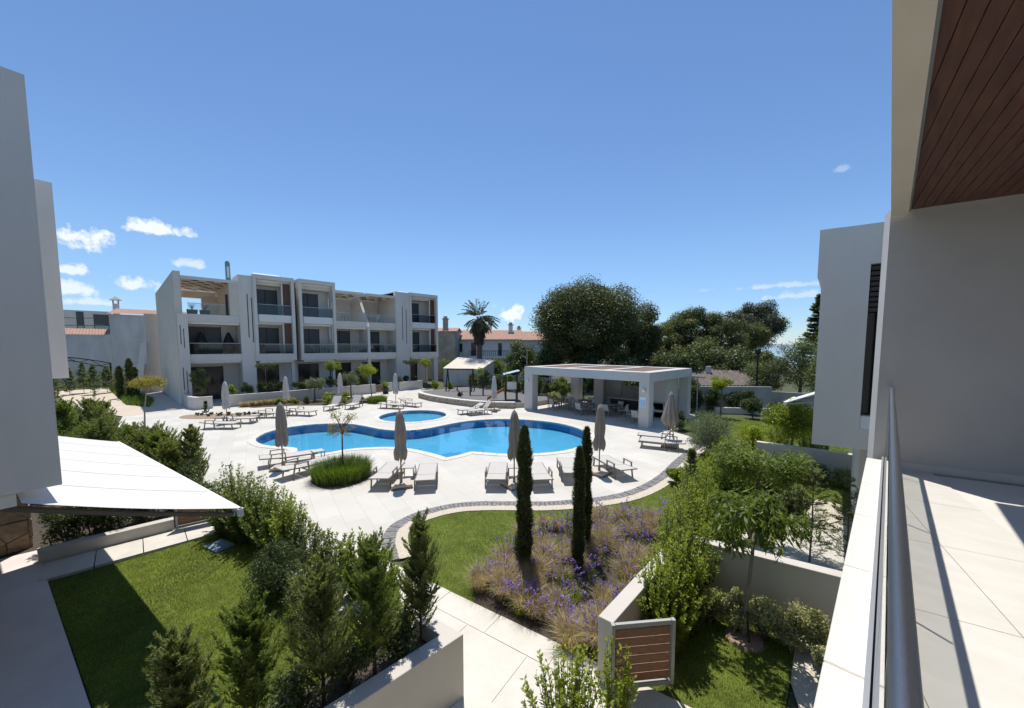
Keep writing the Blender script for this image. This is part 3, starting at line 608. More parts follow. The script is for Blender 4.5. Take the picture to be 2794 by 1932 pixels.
# framed blocks (outer y0,y1) B, C, F
for y0, y1, zt, wood in ((7.96, 11.34, 11.43, True), (11.75, 15.2, 11.48, False), (23.85, 27.85, 11.35, True)):
    X0 = -46.0; X1 = FX + .18
    fbx(X0, X1, y0, y0 + .26, 3.5, zt, 'frame_side'); fbx(X0, X1, y1 - .26, y1, 3.5, zt, 'frame_side'); fbx(X0, X1, y0 + .26, y1 - .26, zt - .38, zt, 'frame_top'); fbx(X0, X1, y0 + .26, y1 - .26, 3.5, 4.16, 'frame_bottom')
    a, b = y0 + .262, y1 - .262
    fbx(X0, X1 - .35, a, b, 7.1, 7.82 if wood else 7.8, 'balcony_slab'); fbx(X0, X1 - .2, a + .12, b - .02, 7.15, 7.821, 'balcony_front', 'plaster_bright')
    glassrail(a + .1, b - .02, X1 - .22, 7.822, 8.75, 'glass_dark'); glassrail(a + .02, b - .02, X1 - .05, 4.161, 5.05, 'glass_dark')
    fbx(X1 - .9, X1 - .5, a, b, 6.92, 7.09, 'awning_box', 'plaster_bright'); fbx(X1 - .9, X1 - .5, a, b, zt - .56, zt - .381, 'awning_box', 'plaster_bright')
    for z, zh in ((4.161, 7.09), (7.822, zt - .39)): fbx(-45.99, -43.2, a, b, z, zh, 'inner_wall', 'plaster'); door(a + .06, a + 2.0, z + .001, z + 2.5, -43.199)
    if wood:
        for z0, z1 in ((4.161, 7.09), (7.822, zt - .57)):
            for k in range(6): fbx(X1 - .45, X1 - .41, b - .62 + k * .1, b - .53 + k * .1, z0, z1, 'screen_board', 'dark_panel')
            fbx(X1 - .5, X1 - .35, b - .78, b - .66, z0, z1, 'screen_post', 'plaster')
    else:
        for yy, z0, z1 in ((b - .35, 5.6, 6.9), (b - .1, 5.2, 6.9), (b - .4, 7.9, 9.8), (b - .12, 8.0, 9.4)): fbx(X1 - .30, X1 - .27, yy, yy + .06, z0, z1, 'screen_strip', 'plaster_bright')
    fbx(BX, FX - .1, y0 + .3, y1 - .3, 3.3, 3.499, 'awning_box', 'plaster_bright'); door(y0 + .4, y0 + 2.3, -.02, 3.0, BX + .001, 'dark_glass'); fbx(FX - 1.0, FX - .6, y1 - .3, y1, -.02, 3.499, 'pier')
for y0, y1 in ((6.9, 7.96), (22.1, 23.85)):
    fbx(BX - 2, FX - .02, y0, y1 - .001, -.02, 11.25 if y0 < 8 else 11.3, 'pier_wall')
    c = y0 + .62 if y0 < 8 else y0 + .85
    for yy, z0, z1 in ((c, 5.65, 9.6), (c + .32 if y0 < 8 else c + .5, 5.2, 9.3)): fbx(FX - .019, FX - .01, yy - .04, yy + .04, z0, z1, 'slot', 'blind')
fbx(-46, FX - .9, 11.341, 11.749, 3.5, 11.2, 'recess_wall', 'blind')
fbx(FX - .3, FX - .01, 27.3, 27.86, -.02, 3.499, 'pier')
MB().hexa([(-43.6, 8.4, 11.25), (-42.6, 8.4, 11.25), (-42.6, 10.6, 11.25), (-43.6, 10.6, 11.25)], [(-43.6, 8.4, 11.9), (-42.55, 8.4, 11.5), (-42.55, 10.6, 11.5), (-43.6, 10.6, 11.9)]).build('solar_panel', 'solar', ab)
MB().hexa([(-44.6, 13, 11.25), (-43.6, 13, 11.25), (-43.6, 15, 11.25), (-44.6, 15, 11.25)], [(-44.6, 13, 11.85), (-43.55, 13, 11.45), (-43.55, 15, 11.45), (-44.6, 15, 11.85)]).build('solar_panel', 'solar', ab)
MB().hexa([(-44.6, 24, 11.25), (-43.6, 24, 11.25), (-43.6, 26.6, 11.25), (-44.6, 26.6, 11.25)], [(-44.6, 24, 11.85), (-43.55, 24, 11.45), (-43.55, 26.6, 11.45), (-44.6, 26.6, 11.85)]).build('solar_panel', 'solar', ab)
tk = MB().lathe([(.19, 10.7), (.19, 12.45), (.12, 12.6)], 14, c=(-43.2, 6.45)).build('flue_tower', 'teal', ab); MB().box(-43.02, -43.0, 6.36, 6.52, 11.1, 12.1).build('panel', 'solar', tk)
for k, yy in enumerate((4.3, 4.45, 4.62)): MB().tube([(-46, yy, 10.7), (-46, yy, 11.0 + .15 * (k % 2))], .02, 5).build('aerial', 'metal_grey', ab)
# stair block with its raking wall, left of the block
sb = thing('stair_block', 'pale stair block with a raking buttress left of the apartment block', 'building')
MB().box(-60, -55.5, .95, 1.95, -.02, 8.3).build('wall', 'plaster_warm', sb); MB().box(-58, -55.4, -.1, .949, -.02, 3.0).build('stair_core', 'plaster_warm', sb)
MB().hexa([(-55.45, -.25, -.02), (-55.1, -.25, -.02), (-55.1, .35, -.02), (-55.45, .35, -.02)], [(-55.45, .55, 5.2), (-55.1, .55, 5.2), (-55.1, .95, 5.2), (-55.45, .95, 5.2)]).build('raking_wall', 'plaster_bright', sb)
# planter walls in front of the block
def planter(label, pts, z1=.95):
    t = thing('planter_wall', label, 'wall'); MB().prism(pts, -.02, z1).build('wall', 'garden_wall', t); return t
planter('short planter wall holding the clipped shrub at the left end of the block', [(-41.2, 2.7), (-38.3, 2.75), (-37.2, 3.1), (-37.3, 4.15), (-37.55, 4.15), (-37.5, 3.4), (-38.5, 3.0), (-41.2, 2.95)])
planter('long curving planter wall along the front of the apartment block', [(-37.1, 5.1), (-37.0, 9), (-37.35, 13), (-37.5, 17.5), (-37.75, 17.5), (-37.6, 13), (-37.25, 9), (-37.35, 5.1)])
planter('short planter wall by the potted plant in front of the block', [(-37.8, 18.8), (-38.1, 19.7), (-38.35, 19.6), (-38.05, 18.7)])
planter('right-hand planter wall of the apartment block beside the playground', [(-37.6, 20.3), (-38.0, 23.4), (-38.25, 23.4), (-37.85, 20.3)])
gate('garden_gate', 'small wooden gate between the planter walls of the apartment block', (-37.55, 17.55), (-37.8, 18.7), .05, .85, 5)
# ================================================================== POOL BAR PAVILION
pv = thing('pool_bar_pavilion', 'open white pavilion with flat roof and square pillars behind the pool', 'pavilion')
x0, x1, y0, y1 = -19.75, -9.8, 21.1, 27.7
pvb = lambda a, b, c, d, e, f, n, m='plaster_grey': MB().box(a, b, c, d, e, f).build(n, m, pv)
pvb(x0, x1, y0, y0 + .8, 2.74, 3.30, 'beam'); pvb(x0, x1, y1 - .8, y1, 2.74, 3.30, 'beam'); pvb(x0, x0 + .8, y0 + .801, y1 - .801, 2.74, 3.30, 'beam'); pvb(x1 - .75, x1, y0 + .801, y1 - .801, 2.74, 3.30, 'beam')
for xa in (-16.6, -13.4): pvb(xa, xa + .5, y0 + .801, y1 - .801, 2.9, 3.296, 'beam')
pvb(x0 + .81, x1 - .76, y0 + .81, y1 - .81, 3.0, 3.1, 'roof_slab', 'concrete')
for a, b in ((x0 + .82, -16.62), (-16.08, -13.42), (-12.88, x1 - .77)): pvb(a, b, y0 + .82, y1 - .82, 3.101, 3.25, 'roof_panel', 'roof_gravel')
pvb(x0, x0 + .82, y0, y0 + .62, -.02, 2.739, 'pillar'); pvb(x1 - .62, x1, y0, y0 + .6, -.02, 2.739, 'pillar'); pvb(x1 - .62, x1, y1 - .6, y1, -.02, 2.739, 'pillar'); pvb(x0, x0 + .82, y1 - .6, y1, -.02, 2.739, 'pillar'); pvb(-17.3, -16.4, y1 - .75, y1 - .1, -.02, 2.739, 'pillar')
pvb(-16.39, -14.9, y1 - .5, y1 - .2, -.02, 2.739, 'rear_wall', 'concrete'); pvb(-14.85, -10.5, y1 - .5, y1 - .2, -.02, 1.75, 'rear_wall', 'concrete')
pvb(-11.3, -10.45, 25.0, 27.1, -.02, 2.739, 'store_wall'); pvb(-11.4, -10.4, 24.8, 24.99, .4, .55, 'shelf')
bc = pvb(-14.6, -10.6, 25.0, 25.7, -.02, 1.0, 'bar_counter', 'metal_dark'); MB().box(-14.75, -10.5, 24.85, 25.8, 1.001, 1.07).build('counter_top', 'concrete', bc)
pvb(-12.9, -12.1, y1 - .52, y1 - .501, 1.35, 1.45, 'wall_fitting', 'white_paint')
def sconce(x, y, z):
    s = MB().lathe([(.05, z), (.09, z + .05), (.09, z + .17), (.05, z + .22)], 10, c=(x, y)).build('wall_lamp', 'white_paint', pv, smooth=True); MB().box(x - .03, x + .03, y + .06, y + .13, z + .05, z + .15).build('bracket', 'metal_grey', s)
sconce(-10.1, y0 - .10, 2.15); sconce(-19.35, y0 - .10, 2.15)
sg = thing('notice_board', 'pale blue notice board on the right front pavilion pillar', 'sign')
MB().box(-10.34, -9.98, y0 - .02, y0 - .004, 1.2, 1.85).build('panel', 'sign_pale', sg); MB().box(-10.30, -10.02, y0 - .024, y0 - .021, 1.22, 1.66).build('printed_area', 'sign_blue', sg)
for k in range(5): MB().box(-10.28, -10.06 - .04 * (k % 2), y0 - .027, y0 - .0245, 1.27 + k * .075, 1.295 + k * .075).build('text_row', 'sign_pale', sg)
# dining chairs and tables
def chair(label):
    t = thing('dining_chair', label, 'chair', group='dining chairs under the pool pavilion')
    MB().box(-.24, .24, -.23, .24, .42, .46).build('seat', 'sling', t); MB().hexa([(-.24, -.25, .46), (.24, -.25, .46), (.24, -.22, .46), (-.24, -.22, .46)], [(-.24, -.36, .88), (.24, -.36, .88), (.24, -.33, .88), (-.24, -.33, .88)]).build('backrest', 'sling', t)
    for x in (-.26, .26):
        for y in (-.22, .23): MB().bar((x, y, 0), (x, y, .64), .04).build('leg', 'frame_taupe', t)
        MB().box(x - .03, x + .03, -.26, .27, .64, .665).build('armrest', 'frame_taupe', t)
    return t
def table(label):
    t = thing('dining_table', label, 'table', group='dining tables under the pool pavilion'); MB().box(-.42, .42, -.42, .42, .72, .76).build('tabletop', 'frame_taupe', t)
    for x in (-.36, .36):
        for y in (-.36, .36): MB().bar((x, y, 0), (x, y, .72), .05).build('leg', 'frame_taupe', t)
    return t
ch0 = chair('pale dining chair standing at a table under the pool pavilion'); tb0 = table('square taupe dining table under the pool pavilion')
spots = [(-17.9, 23.2), (-16.3, 24.0), (-15.2, 22.8), (-13.6, 23.6), (-10.9, 22.7)]; firstc = True
for i, (tx, ty) in enumerate(spots):
    TL = 'square dining table under the pavilion, %s from the left' % ['first', 'second', 'third', 'fourth', 'fifth'][i]
    if i == 0: tb0.location = (tx, ty, .001); tb0['label'] = TL
    else: place(tb0, TL, (tx, ty, .001))
    for k, (dx, dy, rz) in enumerate(((0, -.75, 0), (.78, 0, 90), (0, .75, 180), (-.78, 0, -90))):
        if i == 4 and k == 1: continue
        L = (tx + dx, ty + dy, .001); a = R(rz + (i * 37 + k * 53) % 24 - 12)
        CL = 'pale dining chair on the %s side of the %s pavilion table from the left' % (['near', 'right', 'far', 'left'][k], ['first', 'second', 'third', 'fourth', 'fifth'][i])
        if firstc: ch0.location = L; ch0.rotation_euler = (0, 0, a); firstc = False; ch0['label'] = CL
        else: place(ch0, CL, L, a)
# ================================================================== PLAYGROUND
PGW = catmull([(-31.9, 19.4), (-31.3, 18.85), (-28.7, 18.45), (-26, 18.55), (-23.75, 18.9), (-22.0, 19.6), (-20.45, 20.75)], 6)
PGP = off_open(PGW, -.3) + [(-20.1, 22), (-20.1, 26.5), (-33, 26.5), (-33.2, 20.2)]
sheet('playground_surface', 'play_rubber', PGP, .36)
b = MB()
for k in range(len(PGP)): p, q = PGP[k], PGP[(k + 1) % len(PGP)]; b.poly([(*p, -.02), (*q, -.02), (*q, .36), (*p, .36)])
struct(b.build('playground_kerb', 'concrete'))
sw = thing('stone_retaining_wall', 'low curved stone wall around the playground', 'wall'); a_ = off_open(PGW, 0); b_ = off_open(PGW, -.35)
MB().prism(a_ + b_[::-1], -.02, .44).build('wall_core', 'mortar', sw); MB().prism(off_open(PGW, .04) + off_open(PGW, -.38)[::-1], .441, .50).build('cap', 'coping', sw)
rg = random.Random(3)
def stones(P, h, n_row, parent, m):
    for r_ in range(n_row):
        R0 = resample(P, .24); 
        for i in range(len(R0) - 1):
            if rg.random() < .04: continue
            A = Vector(R0[i]); B = Vector(R0[i + 1]); t = (B - A); nn = Vector((t.y, -t.x)).normalized(); sh = (.5 if r_ % 2 else 0)
            A2 = A + t * (sh + .06 * rg.random()); B2 = A + t * (sh + 1 - .06 - .05 * rg.random()); z0 = r_ * h / n_row + .008; z1 = (r_ + 1) * h / n_row - .008 - rg.random() * .012; d = .02 + .025 * rg.random()
            MB().hexa([(*A2, z0), (*B2, z0), (*B2, z1), (*A2, z1)], [(*(A2 + nn * d), z0 + .008), (*(B2 + nn * d), z0 + .008), (*(B2 + nn * d), z1 - .008), (*(A2 + nn * d), z1 - .008)]).build('wall_stone', m, parent)
stones(a_, .44, 3, sw, 'dry_stone')
PZ = .36
st = thing('slide_tower', 'playground slide tower with pale blue roof and lime green panels', 'playground slide', (-22.35, 22.25, PZ), R(-40)); st.scale = (.78, .78, .78)
for x in (-.65, .65):
    for y in (-.6, .6): MB().bar((x, y, 0), (x, y, 2.9), .11).build('post', 'play_post', st)
MB().box(-.75, .75, -.7, .7, 1.12, 1.2).build('platform', 'play_post', st)
MB().hexa([(-.95, -.85, 2.75), (.95, -.85, 2.75), (.95, .85, 3.15), (-.95, .85, 3.15)], [(-.95, -.85, 2.8), (.95, -.85, 2.8), (.95, .85, 3.2), (-.95, .85, 3.2)]).build('roof', 'play_blue', st)
for k in range(8): MB().box(-.72, -.69, -.5 + k * .13, -.41 + k * .13, 1.2, 1.95).build('side_panel', 'play_green', st)
for k in range(4): MB().box(-.6 + k * .12, -.5 + k * .12, -.68, -.66, 1.2, 1.9).build('side_panel', 'play_green', st)
MB().box(.3, .66, -.67, -.65, 2.0, 2.4).build('side_panel', 'play_red', st); MB().box(.72, .74, -.5, .5, 1.2, 2.0).build('side_panel', 'plaster_old', st)
for k in range(14): 
    a = .6 + 0 * k
    MB().bar((-.8 - k * .085, -.62 - k * .0, 1.2 - k * .085), (-.8 - k * .085, -.62, 1.85 - k * .085), .03, .07).build('stair_baluster', 'play_green', st)
MB().hexa([(.0, -.68, 1.2), (.5, -.68, 1.2), (.5, -2.6, .12), (.0, -2.6, .12)], [(.0, -.68, 1.24), (.5, -.68, 1.24), (.5, -2.6, .16), (.0, -2.6, .16)]).build('chute', 'slide_steel', st)
for x in (-.04, .5): MB().hexa([(x, -.68, 1.15), (x + .04, -.68, 1.15), (x + .04, -2.6, .06), (x, -2.6, .06)], [(x, -.68, 1.42), (x + .04, -.68, 1.42), (x + .04, -2.6, .30), (x, -2.6, .30)]).build('chute_side', 'play_red' if x > 0 else 'play_green', st)
sw2 = thing('swing_set', 'dark timber swing frame at the back of the playground', 'swing', (-30.6, 23.2, PZ), R(40))
for x in (-1.3, 1.3):
    for y in (-.75, .75): MB().bar((x, y, 0), (x, 0, 2.2), .10).build('post', 'play_post', sw2)
MB().bar((-1.4, 0, 2.2), (1.4, 0, 2.2), .11).build('beam', 'play_post', sw2)
for x in (-.5, .5):
    se = MB().box(x - .22, x + .22, -.1, .1, .45, .49).build('seat', 'metal_dark', sw2)
    for d in (-.2, .2): MB().tube([(x + d, 0, .49), (x + d, 0, 2.2)], .012, 5).build('chain', 'metal_grey', se)
cf = thing('climbing_frame', 'dark climbing frame with cross bars beside the slide', 'climbing frame', (-26.6, 22.4, PZ), R(42))
for x in (-.9, .3, 1.3): MB().bar((x, 0, 0), (x, 0, 1.75), .12).build('post', 'play_post', cf)
for z in (.75, 1.05, 1.35, 1.62): MB().bar((-.9, .07, z), (1.3, .07, z), .05).build('cross_bar', 'play_post', cf)
MB().box(-.85, 1.25, -.35, -.02, .7, .76).build('bench_board', 'play_post', cf)
ss = thing('seesaw', 'dark low seesaw lying in the playground near the stone wall', 'seesaw', (-27.3, 20.6, PZ), R(-25))
MB().bar((-1.3, 0, .50), (1.3, 0, .26), .09).build('plank', 'play_post', ss); MB().box(-.12, .12, -.15, .15, 0, .34).build('pivot', 'play_post', ss)
for x, z in ((-1.0, .5), (1.0, .32)): MB().bar((x, 0, z), (x, 0, z + .25), .07).build('handle', 'metal_dark', ss)
fe = thing('slatted_fence', 'grey fence of upright boards behind the playground', 'fence')
for k in range(52): MB().box(-33.2 + k * .255, -33.2 + k * .255 + .16, 26.9, 26.95, -.02, 1.9 + .03 * (k % 3)).build('fence_board', 'concrete', fe)
for z in (.5, 1.5): MB().box(-33.2, -20, 26.951, 27.0, z, z + .09).build('fence_rail', 'concrete', fe)
# ================================================================== BACKGROUND BUILDINGS
def tile_roof(parent, a, b, c, d, rows, m, name='roof', amp=.06):
    # a,b eave ends; d,c ridge ends; corrugated surface
    a, b, c, d = map(Vector, (a, b, c, d)); n = rows * 4; mb = MB(); nrm = (b - a).cross(d - a).normalized()
    if nrm.z < 0: nrm = -nrm
    g = [[None] * (n + 1) for _ in range(7)]
    for j in range(7):
        for i in range(n + 1):
            t = i / n; p = a.lerp(b, t).lerp(d.lerp(c, t), j / 6) + nrm * (amp * abs(math.sin(math.pi * t * rows)) + (.02 if j % 2 else 0)); g[j][i] = len(mb.v); mb.v.append(tuple(p))
    for j in range(6):
        for i in range(n): mb.f.append((g[j][i], g[j][i + 1], g[j + 1][i + 1], g[j + 1][i]))
    return mb.build(name, m, parent)
wh = thing('warehouse', 'big blank grey-white warehouse wall with terracotta tile edges at the left', 'building')
MB().box(-82, -70, -18, -2.0, -.02, 6.25).build('wall', 'plaster_old', wh); MB().box(-80, -70.01, -1.99, 6, -.02, 8.95).build('wall', 'plaster_old', wh)
tile_roof(wh, (-69.8, -18, 6.3), (-69.8, -2.05, 6.3), (-73, -2.05, 7.1), (-73, -18, 7.1), 60, 'roof_tile'); tile_roof(wh, (-69.7, -2.2, 9.0), (-69.7, 6, 9.0), (-73.5, 6, 9.9), (-73.5, -1.4, 9.9), 34, 'roof_tile')
ck = MB().box(-75.9, -75.2, -1.75, -1.1, 9, 10.7).build('chimney', 'plaster_old', wh)
for dx in (0, .55):
    for dy in (0, .5): MB().box(-75.9 + dx, -75.75 + dx, -1.75 + dy, -1.6 + dy, 10.701, 11.2).build('chimney_post', 'concrete', ck)
MB().hexa([(-76.2, -2.0, 11.2), (-74.9, -2.0, 11.2), (-74.9, -.85, 11.2), (-76.2, -.85, 11.2)], [(-75.6, -1.45, 11.7), (-75.5, -1.45, 11.7), (-75.5, -1.4, 11.7), (-75.6, -1.4, 11.7)]).build('chimney_cap', 'concrete', ck)
bb = thing('beige_house', 'flat-roofed beige house with dark openings behind the warehouse', 'building')
MB().box(-98, -90, -14, -2.4, -.02, 10.5).build('wall', 'plaster_warm', bb)
for ya, yb, z0, z1 in ((-6.1, -5.3, 7.3, 10.3), (-4.3, -2.6, 7.4, 10.0), (-9.5, -8.3, 7.2, 9.5)): w_ = MB().box(-90.05, -89.99, ya, yb, z0, z1).build('window', 'dark_glass', bb); MB().box(-89.98, -89.95, ya + .1, yb - .1, z0, z0 + .9).build('window_rail', 'metal_grey', w_)
for k in range(2): tag(MB().tube([(-70, -16 + i * 1.4, 8.6 - k * .9 - .02 * i - .03 * math.sin(math.pi * i / 10) * 8) for i in range(11)], .035, 5).build('overhead_cable', 'metal_dark'), 'overhead cable sagging in front of the beige house, %s one' % ('upper' if k == 0 else 'lower'), 'cable')
tr = thing('metal_truss', 'black arched metal truss in front of the warehouse wall', 'truss')
ca = [(-60, -9 + i * .8, 3.0 + .85 * math.sin(math.pi * min(1, (i + 1) / 10)) * .9) for i in range(10)]
MB().tube(ca, .06, 6).build('top_chord', 'metal_dark', tr); MB().tube([(-60, y, z - .4 - .1 * math.sin(i)) for i, (x, y, z) in enumerate(ca)], .05, 6).build('bottom_chord', 'metal_dark', tr)
for i in range(9): MB().tube([ca[i] if i % 2 else (-60, ca[i][1], ca[i][2] - .42), ca[i + 1] if not i % 2 else (-60, ca[i + 1][1], ca[i + 1][2] - .42)], .03, 5).build('brace', 'metal_dark', tr)
for y in (-9, -1.9): MB().tube([(-60, y, 0), (-60, y, 3.0)], .07, 6).build('post', 'metal_dark', tr)
def house(name, label, O, ang, wdt, dep, h, roofh, wm='plaster_bright', wins=(), chim=(), overhang=.5, rm='roof_tile'):
    t = thing(name, label, 'house', (O[0], O[1], 0), ang)
    MB().box(0, wdt, 0, dep, -.02, h).build('wall', wm, t)
    e = overhang; rf = tile_roof(t, (-e, -e, h + .05), (wdt + e, -e, h + .05), (wdt + e, dep / 2, h + roofh), (-e, dep / 2, h + roofh), int(wdt * 2.2), rm)
    tile_roof(t, (wdt + e, dep + e, h + .05), (-e, dep + e, h + .05), (-e, dep / 2, h + roofh), (wdt + e, dep / 2, h + roofh), int(wdt * 2.2), rm)
    for x in (0, wdt): MB().poly([(x + (.003 if x else -.003), 0, h), (x + (.003 if x else -.003), dep, h), (x + (.003 if x else -.003), dep / 2, h + roofh * .96)]).build('gable', wm, t)
    for a, b, z0, z1, m in wins:
        w_ = MB().box(a, b, -.03, .02, z0, z1).build('window' if z1 - z0 < 1.8 else 'door', m, t); MB().box(a - .08, b + .08, -.06, -.031, z0 - .1, z0).build('sill', 'plaster_old', w_)
    for x, y, zt in chim:
        c = MB().box(x - .35, x + .35, y - .35, y + .35, h, zt).build('chimney', wm, t); MB().box(x - .48, x + .48, y - .48, y + .48, zt + .001, zt + .12).build('chimney_cap', 'concrete', c); MB().box(x - .25, x + .25, y - .25, y + .25, zt + .121, zt + .45).build('chimney_pot', 'concrete', c)
    return t
h1 = house('white_house', 'white house with terracotta roof behind the palm tree', (-50.3, 35.0), R(45), 12, 8, 5.9, 1.7, 'plaster_bright', ((1.9, 2.9, 4.0, 5.3, 'dark_glass'), (4.3, 5.1, 3.4, 5.5, 'dark_glass'), (8.6, 9.2, 3.4, 5.4, 'dark_glass')), ((10.6, 3, 8.4),))
MB().box(4.0, 11.5, -1.6, -.031, 3.0, 3.3).build('balcony_slab', 'plaster_bright', h1)
for k in range(24): MB().tube([(4.1 + k * .32, -1.55, 3.3), (4.1 + k * .32, -1.55, 4.15)], .03, 4).build('baluster', 'metal_dark', h1)
MB().box(4.0, 11.5, -1.6, -1.5, 4.15, 4.22).build('balcony_rail', 'metal_dark', h1)
house('white_house', 'white house with terracotta roof between the palm and the big pine', (-53.5, 46.5), R(45), 14, 8, 6.0, 1.8, 'plaster_old', ((2, 3, 4, 5.3, 'dark_glass'),), ((.7, 2.5, 9.0), (6.3, 3, 8.4)))
ho = house('concrete_house', 'old unplastered concrete house with chimney at the right end of the apartment block', (-48.5, 30.2), R(45), 4.6, 6, 7.0, .7, 'concrete', ((.2, .4, 3, 5, 'dark_glass'),), ((3.0, 1.2, 8.9),), .25)
sh = thing('low_shed', 'low shed with a bright white sloping roof behind the playground fence', 'shed')
SQ = [(-39.0, 26.9), (-35.2, 29.9), (-36.6, 33.4), (-40.6, 30.4)]
MB().hexa([(*SQ[0], 2.1), (*SQ[1], 2.0), (*SQ[2], 3.0), (*SQ[3], 3.35)], [(*SQ[0], 2.18), (*SQ[1], 2.08), (*SQ[2], 3.08), (*SQ[3], 3.43)]).build('roof', 'shed_roof', sh)
ws = [(SQ[0][0] - .1, SQ[0][1] + .15), (SQ[1][0] - .1, SQ[1][1] + .1), (SQ[2][0] - .05, SQ[2][1] - .1), (SQ[3][0] + .1, SQ[3][1] - .1)]
MB().hexa([(*p, -.02) for p in ws], [(*ws[0], 2.09), (*ws[1], 2.0), (*ws[2], 2.96), (*ws[3], 3.3)]).build('wall', 'plaster_old', sh)
wb = thing('white_flat_house', 'low white flat-roofed house near the sea, right of the pines', 'house')
MB().prism([(-16.6, 61.4), (-12.0, 65.8), (-15, 69), (-19.6, 64.6)], -.02, 3.1).build('wall', 'plaster_bright', wb); MB().prism([(-16.7, 61.2), (-11.8, 65.8), (-15, 69.2), (-19.8, 64.6)], 3.101, 3.3).build('roof_edge', 'plaster_bright', wb)
MB().prism([(-16.61, 61.38), (-16.2, 61.77), (-16.22, 61.79), (-16.63, 61.4)], .8, 2.2).build('window', 'dark_glass', wb)
tl = thing('tiled_house', 'low house with weathered brown tile roof right of the pavilion', 'house')
tile_roof(tl, (-14.0, 33.0, 1.35), (-7.8, 39.2, 1.35), (-10.0, 41.8, 2.5), (-16.6, 35.4, 2.5), 26, 'roof_tile_old', amp=.08); MB().prism([(-13.9, 33.4), (-8.0, 39.2), (-10.4, 42.2), (-16.6, 36)], -.02, 1.3).build('wall', 'plaster_old', tl)
MB().box(-12.4, -12.0, 38.6, 39.0, 2.0, 2.95).build('chimney', 'plaster_old', tl)
bw = thing('boundary_wall', 'grey rendered boundary wall behind the olive bush at the right', 'wall')
MB().prism([(-11.0, 28.6), (-7.2, 32.2), (-6.0, 33.2), (-6.15, 33.4), (-7.35, 32.4), (-11.2, 28.8)], -.02, 1.85).build('wall', 'concrete', bw); MB().prism([(-6.0, 33.2), (-3.4, 33.8), (-3.4, 34.0), (-6.1, 33.4)], -.02, 1.5).build('wall', 'concrete', bw)
MB().prism([(-8.7, 29.6), (-5.6, 31.9), (-5.8, 32.15), (-8.9, 29.85)], -.02, .42).build('planter_kerb', 'garden_wall', bw)
def lamp(label, x, y, h):
    t = thing('garden_lamp', label, 'lamp post', (x, y, 0)); MB().tube([(0, 0, 0), (0, 0, h)], .04, 7).build('post', 'metal_grey', t); MB().box(-.45, .45, -.12, .12, h, h + .10).build('lamp_head', 'metal_grey', t); return t
lamp('grey lamp post with flat head right of the pavilion', -9.2, 27.2, 2.7)
t = thing('utility_pole', 'slim dark pole in front of the white flat-roofed house', 'pole', (-7.6, 36.0, 0)); MB().tube([(0, 0, 0), (0, 0, 4.2)], .07, 7).build('shaft', 'metal_dark', t); MB().lathe([(.1, 4.2), (.22, 4.35), (.18, 4.6), (.05, 4.75)], 9).build('head', 'metal_dark', t)
t = thing('utility_pole', 'slim grey pole behind the closed parasol by the playground', 'pole', (-25.5, 27.6, 0)); MB().tube([(0, 0, 0), (0, 0, 4.6)], .05, 7).build('shaft', 'metal_grey', t); MB().tube([(0, 0, 4.4), (.5, 0, 4.5)], .03, 5).build('arm', 'metal_grey', t)
# ================================================================== LOUNGERS, PARASOLS
def lounger(back, lab):
    t = thing('sun_lounger', lab, 'sun lounger', group='sun loungers around the pool'); W = .33; H = .33
    for s in (-1, 1):
        MB().bar((s * W, -.35, H), (s * W, 1.0, H), .045, .05).build('side_rail', 'frame_taupe', t)
        MB().bar((s * W, .92, 0), (s * W, .86, H), .045, .05).build('leg', 'frame_taupe', t)
        MB().bar((s * (W + .035), -.72, 0), (s * (W + .035), -.62, .52), .04, .045).build('leg', 'frame_taupe', t)
        MB().bar((s * (W + .035), -.10, 0), (s * (W + .035), -.16, .52), .04, .045).build('leg', 'frame_taupe', t)
        MB().bar((s * (W + .035), -.66, .535), (s * (W + .035), -.12, .535), .055, .03).build('armrest', 'frame_taupe', t)
    MB().bar((-W, 1.0, H), (W, 1.0, H), .05, .045).build('cross_rail', 'frame_taupe', t); MB().bar((-W, -.15, .2), (W, -.15, .2), .035, .03).build('cross_rail', 'frame_taupe', t)
    MB().box(-W + .015, W - .015, -.26, .985, H + .0, H + .028).build('sling_seat', 'sling', t)
    a = R(back); c, s_ = math.cos(a), math.sin(a); L = .74
    y1_, z1_ = -.28 - L * c, H + .012 + L * s_
    bk = MB().hexa([(-W + .01, -.28, H), (W - .01, -.28, H), (W - .01, y1_, z1_ - .012), (-W + .01, y1_, z1_ - .012)], [(-W + .01, -.28, H + .028), (W - .01, -.28, H + .028), (W - .01, y1_, z1_ + .016), (-W + .01, y1_, z1_ + .016)]).build('backrest', 'sling', t)
    for s in (-1, 1): MB().bar((s * W, -.28, H + .01), (s * W, y1_ - .01, z1_), .035, .04).build('back_rail', 'frame_taupe', bk)
    if back < 15: MB().bar((-W, y1_, z1_), (W, y1_, z1_), .03, .035).build('back_rail', 'frame_taupe', bk)
    return t
LF = lounger(5, 'x'); LR = lounger(52, 'x'); LM = lounger(24, 'x')
